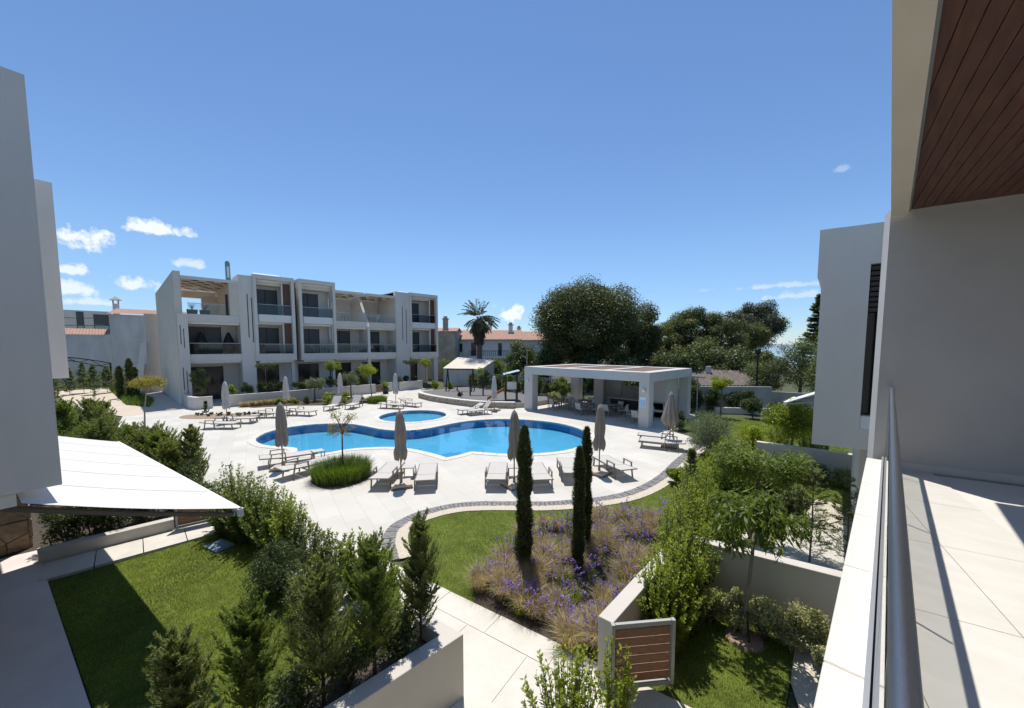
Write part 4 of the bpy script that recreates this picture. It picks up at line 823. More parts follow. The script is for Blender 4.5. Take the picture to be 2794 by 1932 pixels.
LOUNG = [(LF, -12.57, 6.25, 46, 'flat lounger beside the round grass bed, left of its parasol'), (LF, -11.44, 7.15, 54, 'flat lounger right of the parasol nearest the grass bed'),
 (LF, -9.73, 8.98, 44, 'flat lounger left of the parasol behind the tallest cypress'), (LF, -8.68, 10.0, 51, 'flat lounger just right of the tallest cypress'),
 (LF, -8.3, 11.33, 45, 'flat lounger half hidden behind the pair of thin cypresses'), (LF, -7.29, 12.8, 62, 'flat lounger right of the pair of cypresses beside the slate edging'),
 (LF, -17.35, 4.3, -10, 'flat lounger behind the parasol left of the round grass bed'), (LF, -15.55, 4.45, 12, 'flat lounger next to the round grass bed, on its left'),
 (LF, -7.4, 17.45, 110, 'flat lounger near the slate edging under the loosely furled parasol'), (LR, -8.0, 18.5, 110, 'lounger with raised back behind the loosely furled parasol'),
 (LF, -27.7, 3.4, -45, 'nearest of the two flat loungers by the far left parasol'), (LF, -28.8, 4.45, -39, 'farther of the two flat loungers by the far left parasol'),
 (LF, -29.6, 6.4, -45, 'flat lounger mostly hidden behind the front left parasol canopy'), (LF, -29.0, 8.1, -58, 'flat lounger at the far left between pool and planted bed'),
 (LR, -30.2, 10.7, -135, 'lounger with upright back, left of a pair before the planted bed'), (LR, -29.75, 12.1, -135, 'lounger with upright back, right of a pair before the planted bed'),
 (LF, -27.4, 14.0, -62, 'flat lounger behind the children pool, left of its parasol'), (LM, -27.3, 15.6, -75, 'lounger with half raised back behind the children pool'),
 (LM, -21.3, 17.1, 172, 'lounger with raised back left of a pair by the playground wall'), (LR, -20.45, 17.3, 166, 'lounger with upright back right of a pair by the playground wall')]
seen = set()
for P_, x, y, rz, lab in LOUNG:
    if P_.name not in seen: seen.add(P_.name); o = P_; o.location = (x, y, .001); o.rotation_euler = (0, 0, R(rz)); o['label'] = lab
    else: place(P_, lab, (x, y, .001), R(rz))
def parasol(k, m, loose):
    t = thing('closed_parasol', 'x', 'parasol', group='closed parasols around the pool'); rg = random.Random(k)
    MB().hexa([(-.36, -.36, .0), (.36, -.36, .0), (.36, .36, .0), (-.36, .36, .0)], [(-.36, -.36, .05), (.36, -.36, .05), (.36, .36, .05), (-.36, .36, .05)]).build('base_tray', 'pole_wood', t); MB().box(-.34, .34, -.34, .34, .051, .14).build('base_slab', 'base_stone', t, bevel=.012)
    MB().tube([(0, 0, .14), (0, 0, 2.58)], .024, 10).build('pole', 'pole_wood', t, smooth=True); MB().lathe([(.05, .14), (.05, .30), (.028, .34)], 10).build('pole_socket', 'frame_taupe', t, smooth=True)
    prof = [(.165, .98), (.185, 1.10), (.19, 1.22), (.165, 1.34), (.15, 1.42), (.165, 1.55), (.172, 1.75), (.165, 1.95), (.15, 2.12), (.135, 2.26), (.14, 2.32), (.115, 2.44), (.085, 2.55), (.05, 2.60)]
    if loose: prof = [(.10, .95), (.20, 1.05), (.34, 1.25), (.33, 1.4), (.28, 1.65), (.22, 1.95), (.16, 2.2), (.13, 2.34), (.12, 2.44), (.09, 2.55), (.05, 2.60)]
    mb = MB(); seg = 40; i0 = 0; n = len(prof)
    for a, (r_, z) in enumerate(prof):
        for j in range(seg):
            th = 2 * math.pi * j / seg; fr = 1 - a / n
            rr = r_ * (1 + (.20 * fr + .08) * math.cos(8 * th + 1.3 * z * (1 if k % 2 else -1) + k) + .07 * math.cos(3 * th + z * 2.3 + k) + rg.uniform(-.025, .025)); dz = (.10 * math.cos(8 * th + k) + rg.uniform(-.03, .03)) if a == 0 else 0
            mb.v.append((rr * math.cos(th), rr * math.sin(th), z + dz))
    for a in range(n - 1):
        for j in range(seg): p, q = a * seg + j, a * seg + (j + 1) % seg; mb.f.append((p, q, q + seg, p + seg))
    mb.f.append(tuple(range((n - 1) * seg, n * seg)))
    cn = mb.build('canopy', m, t, smooth=True)
    MB().lathe([(.12, 2.38), (.13, 2.40), (.07, 2.60), (.03, 2.63), (.03, 2.66)], 14).build('canopy_cap', 'canvas_pale' if m == 'canvas_pale' else 'canvas', cn, smooth=True)
    if not loose: MB().lathe([(.150, 1.37), (.158, 1.385), (.158, 1.41), (.150, 1.43)], 16, 8, .12).build('tie_strap', m, cn)
    return t
UM = [(1, 'canvas', 0, -16.66, 3.9, 'brown closed parasol at front left of the pool'), (2, 'canvas', 0, -11.69, 6.28, 'brown closed parasol beside the round grass bed'), (3, 'canvas', 0, -8.94, 9.05, 'brown closed parasol partly behind the tallest cypress'),
      (4, 'canvas', 0, -7.55, 12.22, 'brown closed parasol behind the pair of thin cypresses'), (5, 'canvas', 1, -7.28, 18.05, 'loosely furled parasol in front of the right pavilion pillar'), (6, 'canvas_pale', 0, -29.3, 3.9, 'pale closed parasol at the far left of the deck'),
      (7, 'canvas_pale', 0, -31.1, 7.7, 'pale closed parasol behind the front left brown parasol'), (8, 'canvas_pale', 0, -32.0, 11.9, 'pale closed parasol standing behind the planted bed'), (9, 'canvas_pale', 0, -28.7, 15.1, 'pale closed parasol behind the children pool'), (10, 'canvas_pale', 0, -20.9, 19.0, 'pale closed parasol in front of the playground slide')]
for k, m, lo, x, y, lab in UM: t = parasol(k, m, lo); t['label'] = lab; t.location = (x, y, .001); t.rotation_euler = (0, 0, R(40 + 13 * k))
def side_table(lab, x, y, rz):
    t = thing('side_table', lab, 'side table', (x, y, .001), R(rz), 'low side tables between loungers'); MB().box(-.22, .22, -.22, .22, .38, .41).build('tabletop', 'sling', t)
    for a in (-.2, .2):
        for b in (-.2, .2): MB().bar((a, b, 0), (a, b, .38), .03).build('leg', 'frame_taupe', t)
for lab, x, y, rz in (('low side table beside the parasol near the round grass bed', -12.35, 6.95, 50), ('low side table behind the tallest cypress', -9.6, 9.7, 48), ('low side table beside the front left parasol', -17.0, 5.3, 0), ('low side table at the far left loungers', -28.9, 5.3, -40), ('low side table behind the children pool', -28.0, 14.6, 30), ('low side table between the pair of loungers at the far left', -30.0, 7.5, -50)): side_table(lab, x, y, rz)
# balcony furniture on the far block
for i, (x, y, z, a) in enumerate(((-42.6, 15.9, 4.171, 20), (-42.4, 17.6, 4.171, 200), (-42.6, 19.5, 4.171, 60), (-42.5, 21.2, 4.171, 150), (-42.6, 13.3, 4.161, 30), (-42.6, 14.4, 4.161, 120), (-42.6, 16.6, 7.561, 10), (-42.7, 19.4, 7.561, 40), (-42.7, 20.3, 7.561, 80), (-42.6, 25.2, 4.161, 0))):
    place(ch0, ('left' if i % 2 == 0 else 'right') + ' pale chair on ' + ['the first-floor balcony left of the slanted fin', 'the first-floor balcony right of the slanted fin', 'the lower balcony of the second framed bay', 'the top terrace around the slanted fin', 'the far terraces near the end pier'][i // 2], (x, y, z), R(a), 'chairs on the apartment block balconies')
for lab, y, z, h in (('dark covered parasol on the left first-floor balcony, left one', 4.2, 4.171, 1.9), ('dark covered parasol on the left first-floor balcony, right one', 6.2, 4.171, 1.9)):
    t = thing('covered_parasol', lab, 'parasol', (-43.0, y, z)); MB().lathe([(.55, .15), (.5, .9), (.12, h), (.04, h + .06)], 14, 6, .12).build('cover', 'metal_dark', t, smooth=True); MB().box(-.3, .3, -.3, .3, 0, .12).build('base', 'metal_dark', t)
for lab, y in (('black planter box with wispy plant on the top left terrace, left one', 3.7), ('black planter box with wispy plant on the top left terrace, right one', 4.55)):
    t = thing('planter_box', lab, 'planter', (-42.4, y, 7.561)); MB().hexa([(-.2, -.32, 0), (.2, -.32, 0), (.2, .32, 0), (-.2, .32, 0)], [(-.25, -.36, .42), (.25, -.36, .42), (.25, .36, .42), (-.25, .36, .42)]).build('box', 'pot', t)
    rg = random.Random(int(y * 10))
    mb = MB()
    for k in range(26): a = rg.uniform(0, 6.28); r_ = rg.uniform(.1, .45); mb.tube([(0, 0, .42), (r_ * .4 * math.cos(a), r_ * .6 * math.sin(a), .75), (r_ * math.cos(a) * .6, r_ * math.sin(a), rg.uniform(.8, 1.15))], [.008, .006, .002], 3)
    mb.build('plant', 'lf_dark', t)
# ================================================================== VEGETATION
def nrm(a): return a / np.maximum(np.linalg.norm(a, axis=1, keepdims=True), 1e-9)
def mesh_np(name, V, loops, fsize, tint, m):
    me = bpy.data.meshes.new(name); nv = len(V); nf = len(loops) // fsize
    me.vertices.add(nv); me.vertices.foreach_set('co', V.astype(np.float32).ravel()); me.loops.add(len(loops)); me.loops.foreach_set('vertex_index', loops.astype(np.int32))
    me.polygons.add(nf); me.polygons.foreach_set('loop_start', (np.arange(nf) * fsize).astype(np.int32)); me.polygons.foreach_set('loop_total', np.full(nf, fsize, np.int32))
    at = me.attributes.new('tint', 'FLOAT', 'FACE'); at.data.foreach_set('value', tint.astype(np.float32)); me.materials.append(MATS[m]); me.update(); return me
def leaf_mesh(name, C, D, S, L, W, tint, m, fold=.18):
    n = len(C); L = np.asarray(L).reshape(-1, 1) * np.ones((n, 1)); W = np.asarray(W).reshape(-1, 1) * np.ones((n, 1)); Nn = np.cross(D, S)
    V = np.stack([C - D * L / 2, C + S * W / 2 + Nn * W * fold - D * L * .06, C + D * L / 2 - Nn * L * .06, C - S * W / 2 + Nn * W * fold - D * L * .06], 1).reshape(-1, 3)
    return mesh_np(name, V, np.arange(4 * n), 4, np.clip(tint, 0, 1), m)
def linkm(name, me, parent): o = bpy.data.objects.new(name, me); COL.objects.link(o); o.parent = parent; return o
def rdir(rg, n): return nrm(rg.normal(size=(n, 3)))
def orient(rg, out, wo=.6, wu=.35, wr=.7):
    n = len(out); nn = nrm(out * wo + np.array([0, 0, 1]) * wu + rg.normal(size=(n, 3)) * wr); d = rg.normal(size=(n, 3)); d = nrm(d - nn * np.sum(d * nn, 1, keepdims=True)); return d, np.cross(nn, d)
def blob_leaves(rg, blobs, N_, shell=.75):
    b = np.array(blobs); wgt = (b[:, 3] * b[:, 4] + b[:, 5] * b[:, 3]); idx = rg.choice(len(b), N_, p=wgt / wgt.sum()); d = rdir(rg, N_); rr = 1 - shell * rg.random((N_, 1)) ** 1.6
    P = b[idx, :3] + d * rr * b[idx, 3:6] * (1 + rg.normal(0, .13, (N_, 1))) + rg.normal(0, .07, (N_, 3)) * b[idx, 3:4]; keep = P[:, 2] > .02; tb = rg.random(len(b)); return P[keep], d[keep], (tb[idx] * .45 + rg.random(N_) * .55)[keep]
def clumps(rg, c, Rr, n, r, lo=.45):
    d = rdir(rg, n); s = rg.uniform(lo, 1, (n, 1)); C = np.array(c) + d * s * np.array(Rr); q = r * rg.uniform(.65, 1.3, (n, 1)); return np.hstack([C, q, q * rg.uniform(.8, 1.1, (n, 1)), q * rg.uniform(.7, 1.0, (n, 1))])
VC = [0]
ORD = ['first', 'second', 'third', 'fourth', 'fifth', 'sixth', 'seventh', 'eighth', 'ninth', 'tenth', 'eleventh', 'twelfth', 'thirteenth', 'fourteenth', 'fifteenth', 'sixteenth']
def seed(): VC[0] += 1; return np.random.default_rng(100 + VC[0])
def shrub(label, x, y, rx, h, m, l=.055, w_=.026, n=2200, nb=14, z0=0, name='shrub', cat='shrub', group=None, ry=None, shell=.8, upright=False):
    n = int(n * 1.9); nb = int(nb * 1.35); l *= 1.08; w_ *= 1.12
    rg = seed(); t = thing(name, label, cat, (x, y, z0), 0, group); ry = ry or rx
    B = clumps(rg, (0, 0, h * .50), (rx * .76, ry * .76, h * .42), nb, min(rx, h / 2) * .42, .15)
    P, o, ti = blob_leaves(rg, B, n, shell); D, S = orient(rg, o, .5, .3, .8)
    if upright: D = nrm(D + np.array([0, 0, .9])); S = nrm(np.cross(D, rdir(rg, len(D))))
    linkm('foliage', leaf_mesh('foliage', P, D, S, l * rg.uniform(.7, 1.3, len(P)), w_ * rg.uniform(.7, 1.3, len(P)), ti, m), t)
    mb = MB(); q = random.Random(VC[0])
    for k in range(5):
        i = q.randrange(len(B)); mb.tube([(q.uniform(-.05, .05), q.uniform(-.05, .05), -.02), (B[i][0] * .5, B[i][1] * .5, B[i][2] * .5), tuple(B[i][:3])], [.02, .015, .006], 5)
    mb.build('stems', 'trunk', t); return t
def shoots(label, x, y, rx, h, m, l=.07, w_=.03, nst=60, per=46, z0=0, group=None, cat='shrub', name='shrub', ry=None):
    rg = seed(); t = thing(name, label, cat, (x, y, z0), 0, group); ry = ry or rx; a = rg.uniform(0, 2 * np.pi, nst); rr = np.sqrt(rg.random(nst)); B = np.stack([rr * np.cos(a) * rx * .55, rr * np.sin(a) * ry * .55, np.zeros(nst)], 1)
    hh = h * (1.0 - .42 * rr ** 2) * rg.uniform(.62, 1.12, nst); T = np.stack([rr * np.cos(a) * rx * 1.05 + rg.normal(0, .06 * rx, nst), rr * np.sin(a) * ry * 1.05 + rg.normal(0, .06 * rx, nst), hh], 1)
    u = 1 - (1 - .12) * rg.random((nst, per)) ** 1.25; Mid = B * .9 + T * .1 + np.array([0, 0, 1]) * (hh * .35)[:, None]
    P = ((1 - u)[..., None] ** 2 * B[:, None] + (2 * u * (1 - u))[..., None] * Mid[:, None] + (u ** 2)[..., None] * T[:, None]).reshape(-1, 3); ax = nrm(np.repeat(T - Mid, per, 0)); n = len(P); rad = rdir(rg, n); rad = nrm(rad - ax * np.sum(rad * ax, 1, keepdims=True))
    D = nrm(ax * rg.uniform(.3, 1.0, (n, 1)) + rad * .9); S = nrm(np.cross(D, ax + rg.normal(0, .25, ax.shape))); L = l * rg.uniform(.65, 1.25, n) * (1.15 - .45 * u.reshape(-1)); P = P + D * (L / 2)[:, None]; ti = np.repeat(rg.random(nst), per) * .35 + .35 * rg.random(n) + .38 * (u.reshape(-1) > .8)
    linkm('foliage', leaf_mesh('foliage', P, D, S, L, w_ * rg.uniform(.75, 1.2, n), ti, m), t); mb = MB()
    for i in range(0, nst): mb.tube([B[i], B[i] * .25 + Mid[i] * .5 + T[i] * .25, T[i]], [.008, .006, .002], 3, cap=False)
    mb.build('stems', 'trunk', t); return t
def tree(label, x, y, ht, crown, m, l, w_, n, nb, br, tr=.05, name='garden_tree', tm='trunk', droop=0, group=None, lean=(0, 0), shell=.75, z0=0, lo=.45, limbs=9):
    rg = seed(); t = thing(name, label, 'tree', (x, y, z0), 0, group); cx_, cy_, cz_, rx, ry, rz_ = crown
    B = clumps(rg, (cx_, cy_, cz_), (rx - br * .5, ry - br * .5, rz_ - br * .4), nb, br, lo); P, o, ti = blob_leaves(rg, B, n, shell); D, S = orient(rg, o, .5, .5, .6)
    if droop: D = nrm(D * .6 + o * .5 - np.array([0, 0, droop])); S = nrm(np.cross(D, rdir(rg, len(D)) * .5 + np.array([0, 0, .6])))
    linkm('crown', leaf_mesh('crown', P, D, S, l * rg.uniform(.7, 1.3, len(P)), w_ * rg.uniform(.7, 1.3, len(P)), ti, m), t)
    mb = MB(); q = random.Random(VC[0]); top = cz_ - rz_ * .25
    mb.tube([(0, 0, -.03), (cx_ * .2, cy_ * .2, top * .4), (cx_ * .6 + .03 * q.random(), cy_ * .6, top * .75), (cx_, cy_, top)], [tr * 1.35, tr, tr * .9, tr * .7], 9)
    for k in range(limbs):
        b = B[q.randrange(len(B))]; s0 = Vector((cx_, cy_, top * q.uniform(.8, 1.0))); e = Vector(b[:3]); mid = s0.lerp(e, .5) + Vector((0, 0, .08 * (e - s0).length)); mb.tube([s0, mid, e], [tr * .55, tr * .35, tr * .12], 6)
    mb.build('trunk', tm, t, smooth=True); return t
def conifer_np(rg, h, r, nbr, per, l, w_, asc=.6, prof=.75, base=.06):
    tt = np.sort(rg.random(nbr)) ** .92 * (1 - base) + base; az = np.arange(nbr) * 2.39996 + rg.normal(0, .3, nbr); ln = r * ((1 - tt) ** prof * 1.0 + .05) * rg.uniform(.65, 1.2, nbr) * np.minimum(1, .55 + tt * 4)
    u = rg.random((nbr, per)) ** .75; dirh = np.stack([np.cos(az), np.sin(az)], 1); up = asc * rg.uniform(.5, 1.3, nbr)
    bx = dirh[:, None, 0] * u * ln[:, None]; by = dirh[:, None, 1] * u * ln[:, None]; bz = (tt * h)[:, None] + (u * up[:, None] + .15 * u ** 2) * ln[:, None]
    C = np.stack([bx, by, bz], 2).reshape(-1, 3); side = rg.choice([-1, 1], (nbr, per)).reshape(-1); A = np.repeat(np.stack([dirh[:, 0], dirh[:, 1], up], 1), per, 0); A = nrm(A)
    lat = nrm(np.cross(A, np.array([0, 0, 1.]))); D = nrm(A * .8 + lat * side[:, None] * rg.uniform(.2, 1.0, (len(A), 1)) + rg.normal(0, .28, A.shape) + np.array([0, 0, .15])); wid = (ln[:, None] * (1 - u) * .55).reshape(-1, 1)
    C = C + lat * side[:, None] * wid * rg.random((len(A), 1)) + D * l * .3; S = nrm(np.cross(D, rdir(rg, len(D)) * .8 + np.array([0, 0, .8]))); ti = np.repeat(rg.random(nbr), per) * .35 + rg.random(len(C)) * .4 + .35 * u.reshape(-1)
    bt = [(tt[i] * h, az[i], ln[i], up[i]) for i in range(nbr)]
    return C, D, S, ti, bt
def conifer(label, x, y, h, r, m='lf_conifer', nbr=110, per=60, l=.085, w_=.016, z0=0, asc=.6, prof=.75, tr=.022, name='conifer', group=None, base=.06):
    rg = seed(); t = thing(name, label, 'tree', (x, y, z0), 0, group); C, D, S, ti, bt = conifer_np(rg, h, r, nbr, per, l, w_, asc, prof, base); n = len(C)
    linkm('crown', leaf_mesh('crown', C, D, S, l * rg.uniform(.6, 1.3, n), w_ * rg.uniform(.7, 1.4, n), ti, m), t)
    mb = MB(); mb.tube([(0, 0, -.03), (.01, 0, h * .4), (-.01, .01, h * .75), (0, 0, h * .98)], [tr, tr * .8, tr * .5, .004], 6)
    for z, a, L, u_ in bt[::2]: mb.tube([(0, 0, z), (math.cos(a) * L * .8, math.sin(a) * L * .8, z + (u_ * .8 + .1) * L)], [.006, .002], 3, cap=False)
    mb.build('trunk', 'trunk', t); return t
def column(label, x, y, h, r, m='lf_cypress', n=9000, l=.085, w_=.018, z0=0, group=None, taper=.25):
    rg = seed(); t = thing('cypress_tree', label, 'tree', (x, y, z0), 0, group); u = rg.random(n); a = rg.uniform(0, 2 * np.pi, n); nb = .84 + .16 * np.sin(u * 31 + 2 * np.sin(a * 2)) + .16 * np.sin(a * 3 + u * 17) + np.abs(rg.normal(0, .15, n))
    R_ = r * nb * np.where(u < .9, 1 - taper * u, (1 - taper * u) * np.sqrt(np.maximum(0, (1 - u) / .1)) * .9 + .02) * np.minimum(1, .45 + u * 7); rr = R_ * (1 - .5 * rg.random(n) ** 2)
    C = np.stack([rr * np.cos(a), rr * np.sin(a), .05 + u * (h - .05)], 1); o = np.stack([np.cos(a), np.sin(a), np.zeros(n)], 1); D = nrm(o * .75 + np.array([0, 0, 1.0]) + rg.normal(0, .38, (n, 3))); S = nrm(np.cross(D, o + rg.normal(0, .5, (n, 3))))
    linkm('crown', leaf_mesh('crown', C, D, S, l * rg.uniform(.6, 1.5, n), w_ * rg.uniform(.7, 1.3, n), rg.random(n), m), t); MB().tube([(0, 0, -.03), (0, 0, h * .9)], [.04, .008], 6).build('trunk', 'trunk', t); return t
def blades(rg, P, h, w_, lean, tint, m, name):
    n = len(P); a = rg.uniform(0, 2 * np.pi, n); s = np.stack([np.cos(a), np.sin(a), np.zeros(n)], 1) * (w_ / 2); b = rg.uniform(0, 2 * np.pi, n); hh = (h * rg.uniform(.6, 1.3, n))[:, None]; tip = P + np.stack([np.cos(b), np.sin(b), np.zeros(n)], 1) * lean * hh * rg.random((n, 1)) + np.array([0, 0, 1]) * hh
    V = np.stack([P - s, P + s, tip], 1).reshape(-1, 3); return mesh_np(name, V, np.arange(3 * n), 3, tint, m)
def in_poly(X, Y, poly):
    c = np.zeros(len(X), bool); j = len(poly) - 1
    for i in range(len(poly)):
        xi, yi = poly[i]; xj, yj = poly[j]
        if yi != yj: c ^= ((yi > Y) != (yj > Y)) & (X < (xj - xi) * (Y - yi) / (yj - yi) + xi)
        j = i
    return c
def lawn(label, poly, dens, excl=(), h=.034, near=7.0):
    rg = seed(); p = np.array(poly); a, b = p.min(0), p.max(0); n = int((b - a).prod() * dens); X = rg.uniform(a[0], b[0], n); Y = rg.uniform(a[1], b[1], n); d = np.hypot(X, Y); k = in_poly(X, Y, poly) & (rg.random(n) < np.minimum(1, (near / d) ** 1.5))
    for e in excl: k &= ~in_poly(X, Y, e)
    X, Y, d = X[k], Y[k], d[k]; sc = np.maximum(1, d / near); pt = .5 + .22 * np.sin(X * 2.1 + np.sin(Y * 1.7) * 1.4) + .2 * np.sin(Y * 2.7 + X * .9) + rg.normal(0, .22, len(X))
    me = blades(rg, np.stack([X, Y, np.full(len(X), -.012)], 1), h, .007 * 1.0 * sc[:, None], .8, np.clip(pt, 0, 1), 'lf_grass', 'lawn_grass'); o = bpy.data.objects.new('lawn_grass', me); COL.objects.link(o); tag(o, label, 'grass', kind='stuff')
BEDP = catmull(BED, 3, True)
lawn('mown lawn in the left garden under the awning', LAWN_L, 5200); lawn('mown lawn between the curved slate edging and the flower bed', LAWN_R, 4200, (BEDP,)); lawn('small lawn around the young tree below the balcony', LAWN_O, 5200)
# ---- cypresses in the flower bed
column('tallest thin cypress in front of the pool', -5.17, 5.53, 3.2, .165, n=13000); column('nearer of the two thin cypresses standing close together', -4.46, 6.45, 2.72, .125, n=10000); column('farther of the two thin cypresses standing close together', -4.77, 7.18, 2.98, .135, n=10000)
# ---- foreground conifers in the planter
for i, (x, y, h, r, lab) in enumerate(((-4.42, 2.62, 1.93, .30, 'feathery conifer at the path corner of the planter wall'), (-4.36, 1.92, 1.86, .36, 'second feathery conifer from the path corner of the planter'), (-4.40, 1.33, 1.72, .40, 'third feathery conifer from the path corner of the planter'), (-4.62, .70, 1.46, .32, 'fourth feathery conifer from the path corner, over the left lawn'), (-4.45, .12, 1.62, .27, 'feathery conifer at the bottom edge in front of the awning shadow'), (-4.42, -.42, .95, .26, 'lowest feathery conifer, at the bottom left edge'))):
    conifer(lab, x, y, h * .86, r * 1.0, 'lf_conifer_g' if i in (1, 3) else 'lf_conifer', 95, 130, .062, .0125, .70, 1.75, .42, group='foreground conifers in the planter')
for i, (x, y) in enumerate(((-4.4, 2.25), (-4.45, 1.6), (-4.42, 1.0))): shrub(ORD[i] + ' leafy filler shrub from the path end, between the foreground conifers', x, y, .34, .72, 'lf_mixed', .045, .02, 1500, 9, .66, group='filler shrubs in the foreground planter')
# ---- hedge between deck and left lawn
for x, y, r, h, m, n, lab in ((-11.9, 1.6, .6, 1.5, 'lf_laurel', 2600, 'laurel bush nearest the tip of the white awning'), (-11.1, 1.85, .6, 1.42, 'lf_laurel', 2600, 'second laurel bush from the awning tip'), (-10.3, 2.1, .55, 1.25, 'lf_laurel', 2200, 'third laurel bush from the awning tip'), (-9.6, 2.3, .45, 1.25, 'lf_bright', 1500, 'yellow-green laurel in the middle of the hedge by the deck'), (-8.8, 2.45, .40, 1.1, 'lf_mixed', 500, 'thin twiggy bush against the white deck'), (-7.9, 2.65, .4, .9, 'lf_laurel', 900, 'low laurel behind the rounded dark bush'), (-7.0, 2.8, .34, 1.15, 'lf_bright', 1100, 'yellow-green laurel left of the planter conifers'), (-6.2, 2.9, .3, 1.05, 'lf_bright', 900, 'small yellow-green laurel next to the garden path'), (-5.5, 2.75, .35, .8, 'lf_laurel', 900, 'small laurel beside the planter corner')):
    shoots(lab, x, y, r * 1.15, h * 1.12, m, .085, .036, int(n / 20) + 10, 48)
shrub('rounded dark green bush on the left lawn', -8.15, 1.75, .85, 1.15, 'lf_dark', .045, .016, 7000, 26, ry=.7); shrub('dark green bush overlapping the rounded bush, toward the planter', -7.1, 2.05, .6, 1.0, 'lf_dark', .045, .016, 4200, 18)
t = thing('utility_cover', 'grey-blue utility cover lying on the left lawn by the laurels', 'cover', (-11.17, 1.2, 0), R(20)); MB().box(-.28, .28, -.2, .2, -.02, .05).build('lid', 'blue_lid', t, bevel=.015); MB().box(-.22, .22, -.14, .14, .0501, .058).build('inner_lid', 'blue_lid', t)
# ---- under the awning
for i, (x, y, h) in enumerate(((-13.7, -1.4, 1.1), (-13.7, -.95, 1.2), (-13.7, -.5, 1.25), (-13.72, -.05, 1.3), (-13.72, .4, 1.35), (-13.75, .85, 1.3), (-13.8, 1.2, 1.2), (-14.4, -.7, 1.5), (-14.4, -.1, 1.6), (-14.5, .5, 1.6), (-14.6, 1.0, 1.5))): shrub((ORD[i] + ' dark shrub from the house in the front row under the awning') if i < 7 else (ORD[i - 7] + ' dark shrub from the house in the back row under the awning'), x, y, .48, h, 'lf_dark', .06, .025, 1300, 10, group='dark shrubs under the awning')
rgf = seed(); n = 160; P = np.stack([rgf.uniform(-13.6, -13.3, n), rgf.uniform(-1.7, .4, n), rgf.uniform(.03, .16, n)], 1); D, S = orient(rgf, rdir(rgf, n)); o = bpy.data.objects.new('fallen_petals', leaf_mesh('fallen_petals', P, D, S, .05, .04, rgf.random(n), 'lf_abelia')); COL.objects.link(o); tag(o, 'scatter of pale petals under the shrubs by the narrow path', 'petals', kind='stuff')
# ---- hedge between left house and deck
for x, y, h, r, m, lab in ((-15.7, 1.15, 2.35, .5, 'lf_conifer', 'conical conifer at the deck edge behind the awning'), (-16.6, .7, 1.7, .6, 'lf_conifer', 'low conifer just left of the conical one behind the awning'), (-17.7, .5, 1.9, .65, 'lf_conifer_g', 'third conifer along the hedge behind the awning'), (-19.0, .2, 1.8, .7, 'lf_conifer', 'fourth conifer along the hedge behind the awning'), (-20.3, -.3, 1.8, .7, 'lf_conifer_g', 'fifth conifer along the hedge behind the awning'), (-18.6, -1.0, 2.5, .7, 'lf_conifer', 'conifer close to the left house wall above the awning'), (-20.3, -1.9, 3.1, .7, 'lf_conifer_g', 'tall conifer against the left house above the awning'), (-21.6, -1.35, 3.0, .7, 'lf_conifer', 'tall conifer in the middle of the left hedge'), (-23.0, -1.25, 2.7, .6, 'lf_conifer_g', 'conifer right of the tall hedge conifers'), (-24.3, -1.1, 2.5, .6, 'lf_conifer', 'reddish conifer at the end of the left hedge'), (-22.5, -2.6, 3.4, .8, 'lf_conifer', 'tallest hedge conifer half behind the left house')):
    conifer(lab, x, y, h * .88, r * .95, m, 110, 80, .10, .024, asc=1.5, prof=.45)
for x, y, r, h, lab in ((-21.7, -.6, .5, 1.3, 'bright yellow-green shrub among the left hedge conifers'), (-23.6, -.75, .4, 1.1, 'small yellow-green shrub at the right end of the left hedge')): shrub(lab, x, y, r, h, 'lf_bright', .07, .03, 1200, 10)
shrub('lavender clump flowering at the deck edge by the left hedge', -17.6, 1.15, .45, .6, 'lf_purple', .06, .015, 900, 8, upright=True)
tree('slim young tree with flat yellowish crown by the driveway', -30.8, .2, 2.9, (.25, .25, 2.75, 1.0, 1.0, .33), 'lf_yellowbrown', .10, .045, 2600, 22, .32, .035, tm='trunk_pale')
# ---- background row at the far left
for i in range(11): conifer(ORD[i] + ' bushy conifer from the left in the row before the warehouse', -56.5 - (i % 3) * 1.2, -8.2 + i * .86, 2.6 + .5 * ((i * 7) % 4) / 3, .8, 'lf_conifer', 60, 40, .2, .05, group='conifer row before the warehouse')
for x, y, h, lab in ((-50.5, -1.1, 3.0, 'left of three thin cypresses at the far end of the driveway'), (-49.9, -.42, 3.7, 'tallest of three thin cypresses at the far end of the driveway'), (-49.4, -.1, 2.9, 'right of three thin cypresses at the far end of the driveway')): column(lab, x, y, h, .28, n=2600, l=.2, w_=.06)
rgf = seed(); n = 5200; X = rgf.uniform(-62, -41.6, n); Y = rgf.uniform(-2.4, 1.0, n); k = in_poly(X, Y, [(-64, -2.4), (-62, -1.0), (-46, 1.0), (-41.6, .6), (-44.5, -.7)]); P = np.stack([X[k], Y[k], np.zeros(k.sum())], 1); o = bpy.data.objects.new('verge_grass', blades(rgf, P, .42, .10, .7, rgf.random(len(P)), 'lf_sedge', 'verge_grass')); COL.objects.link(o); tag(o, 'strip of tall green grass along the driveway', 'grass', kind='stuff')
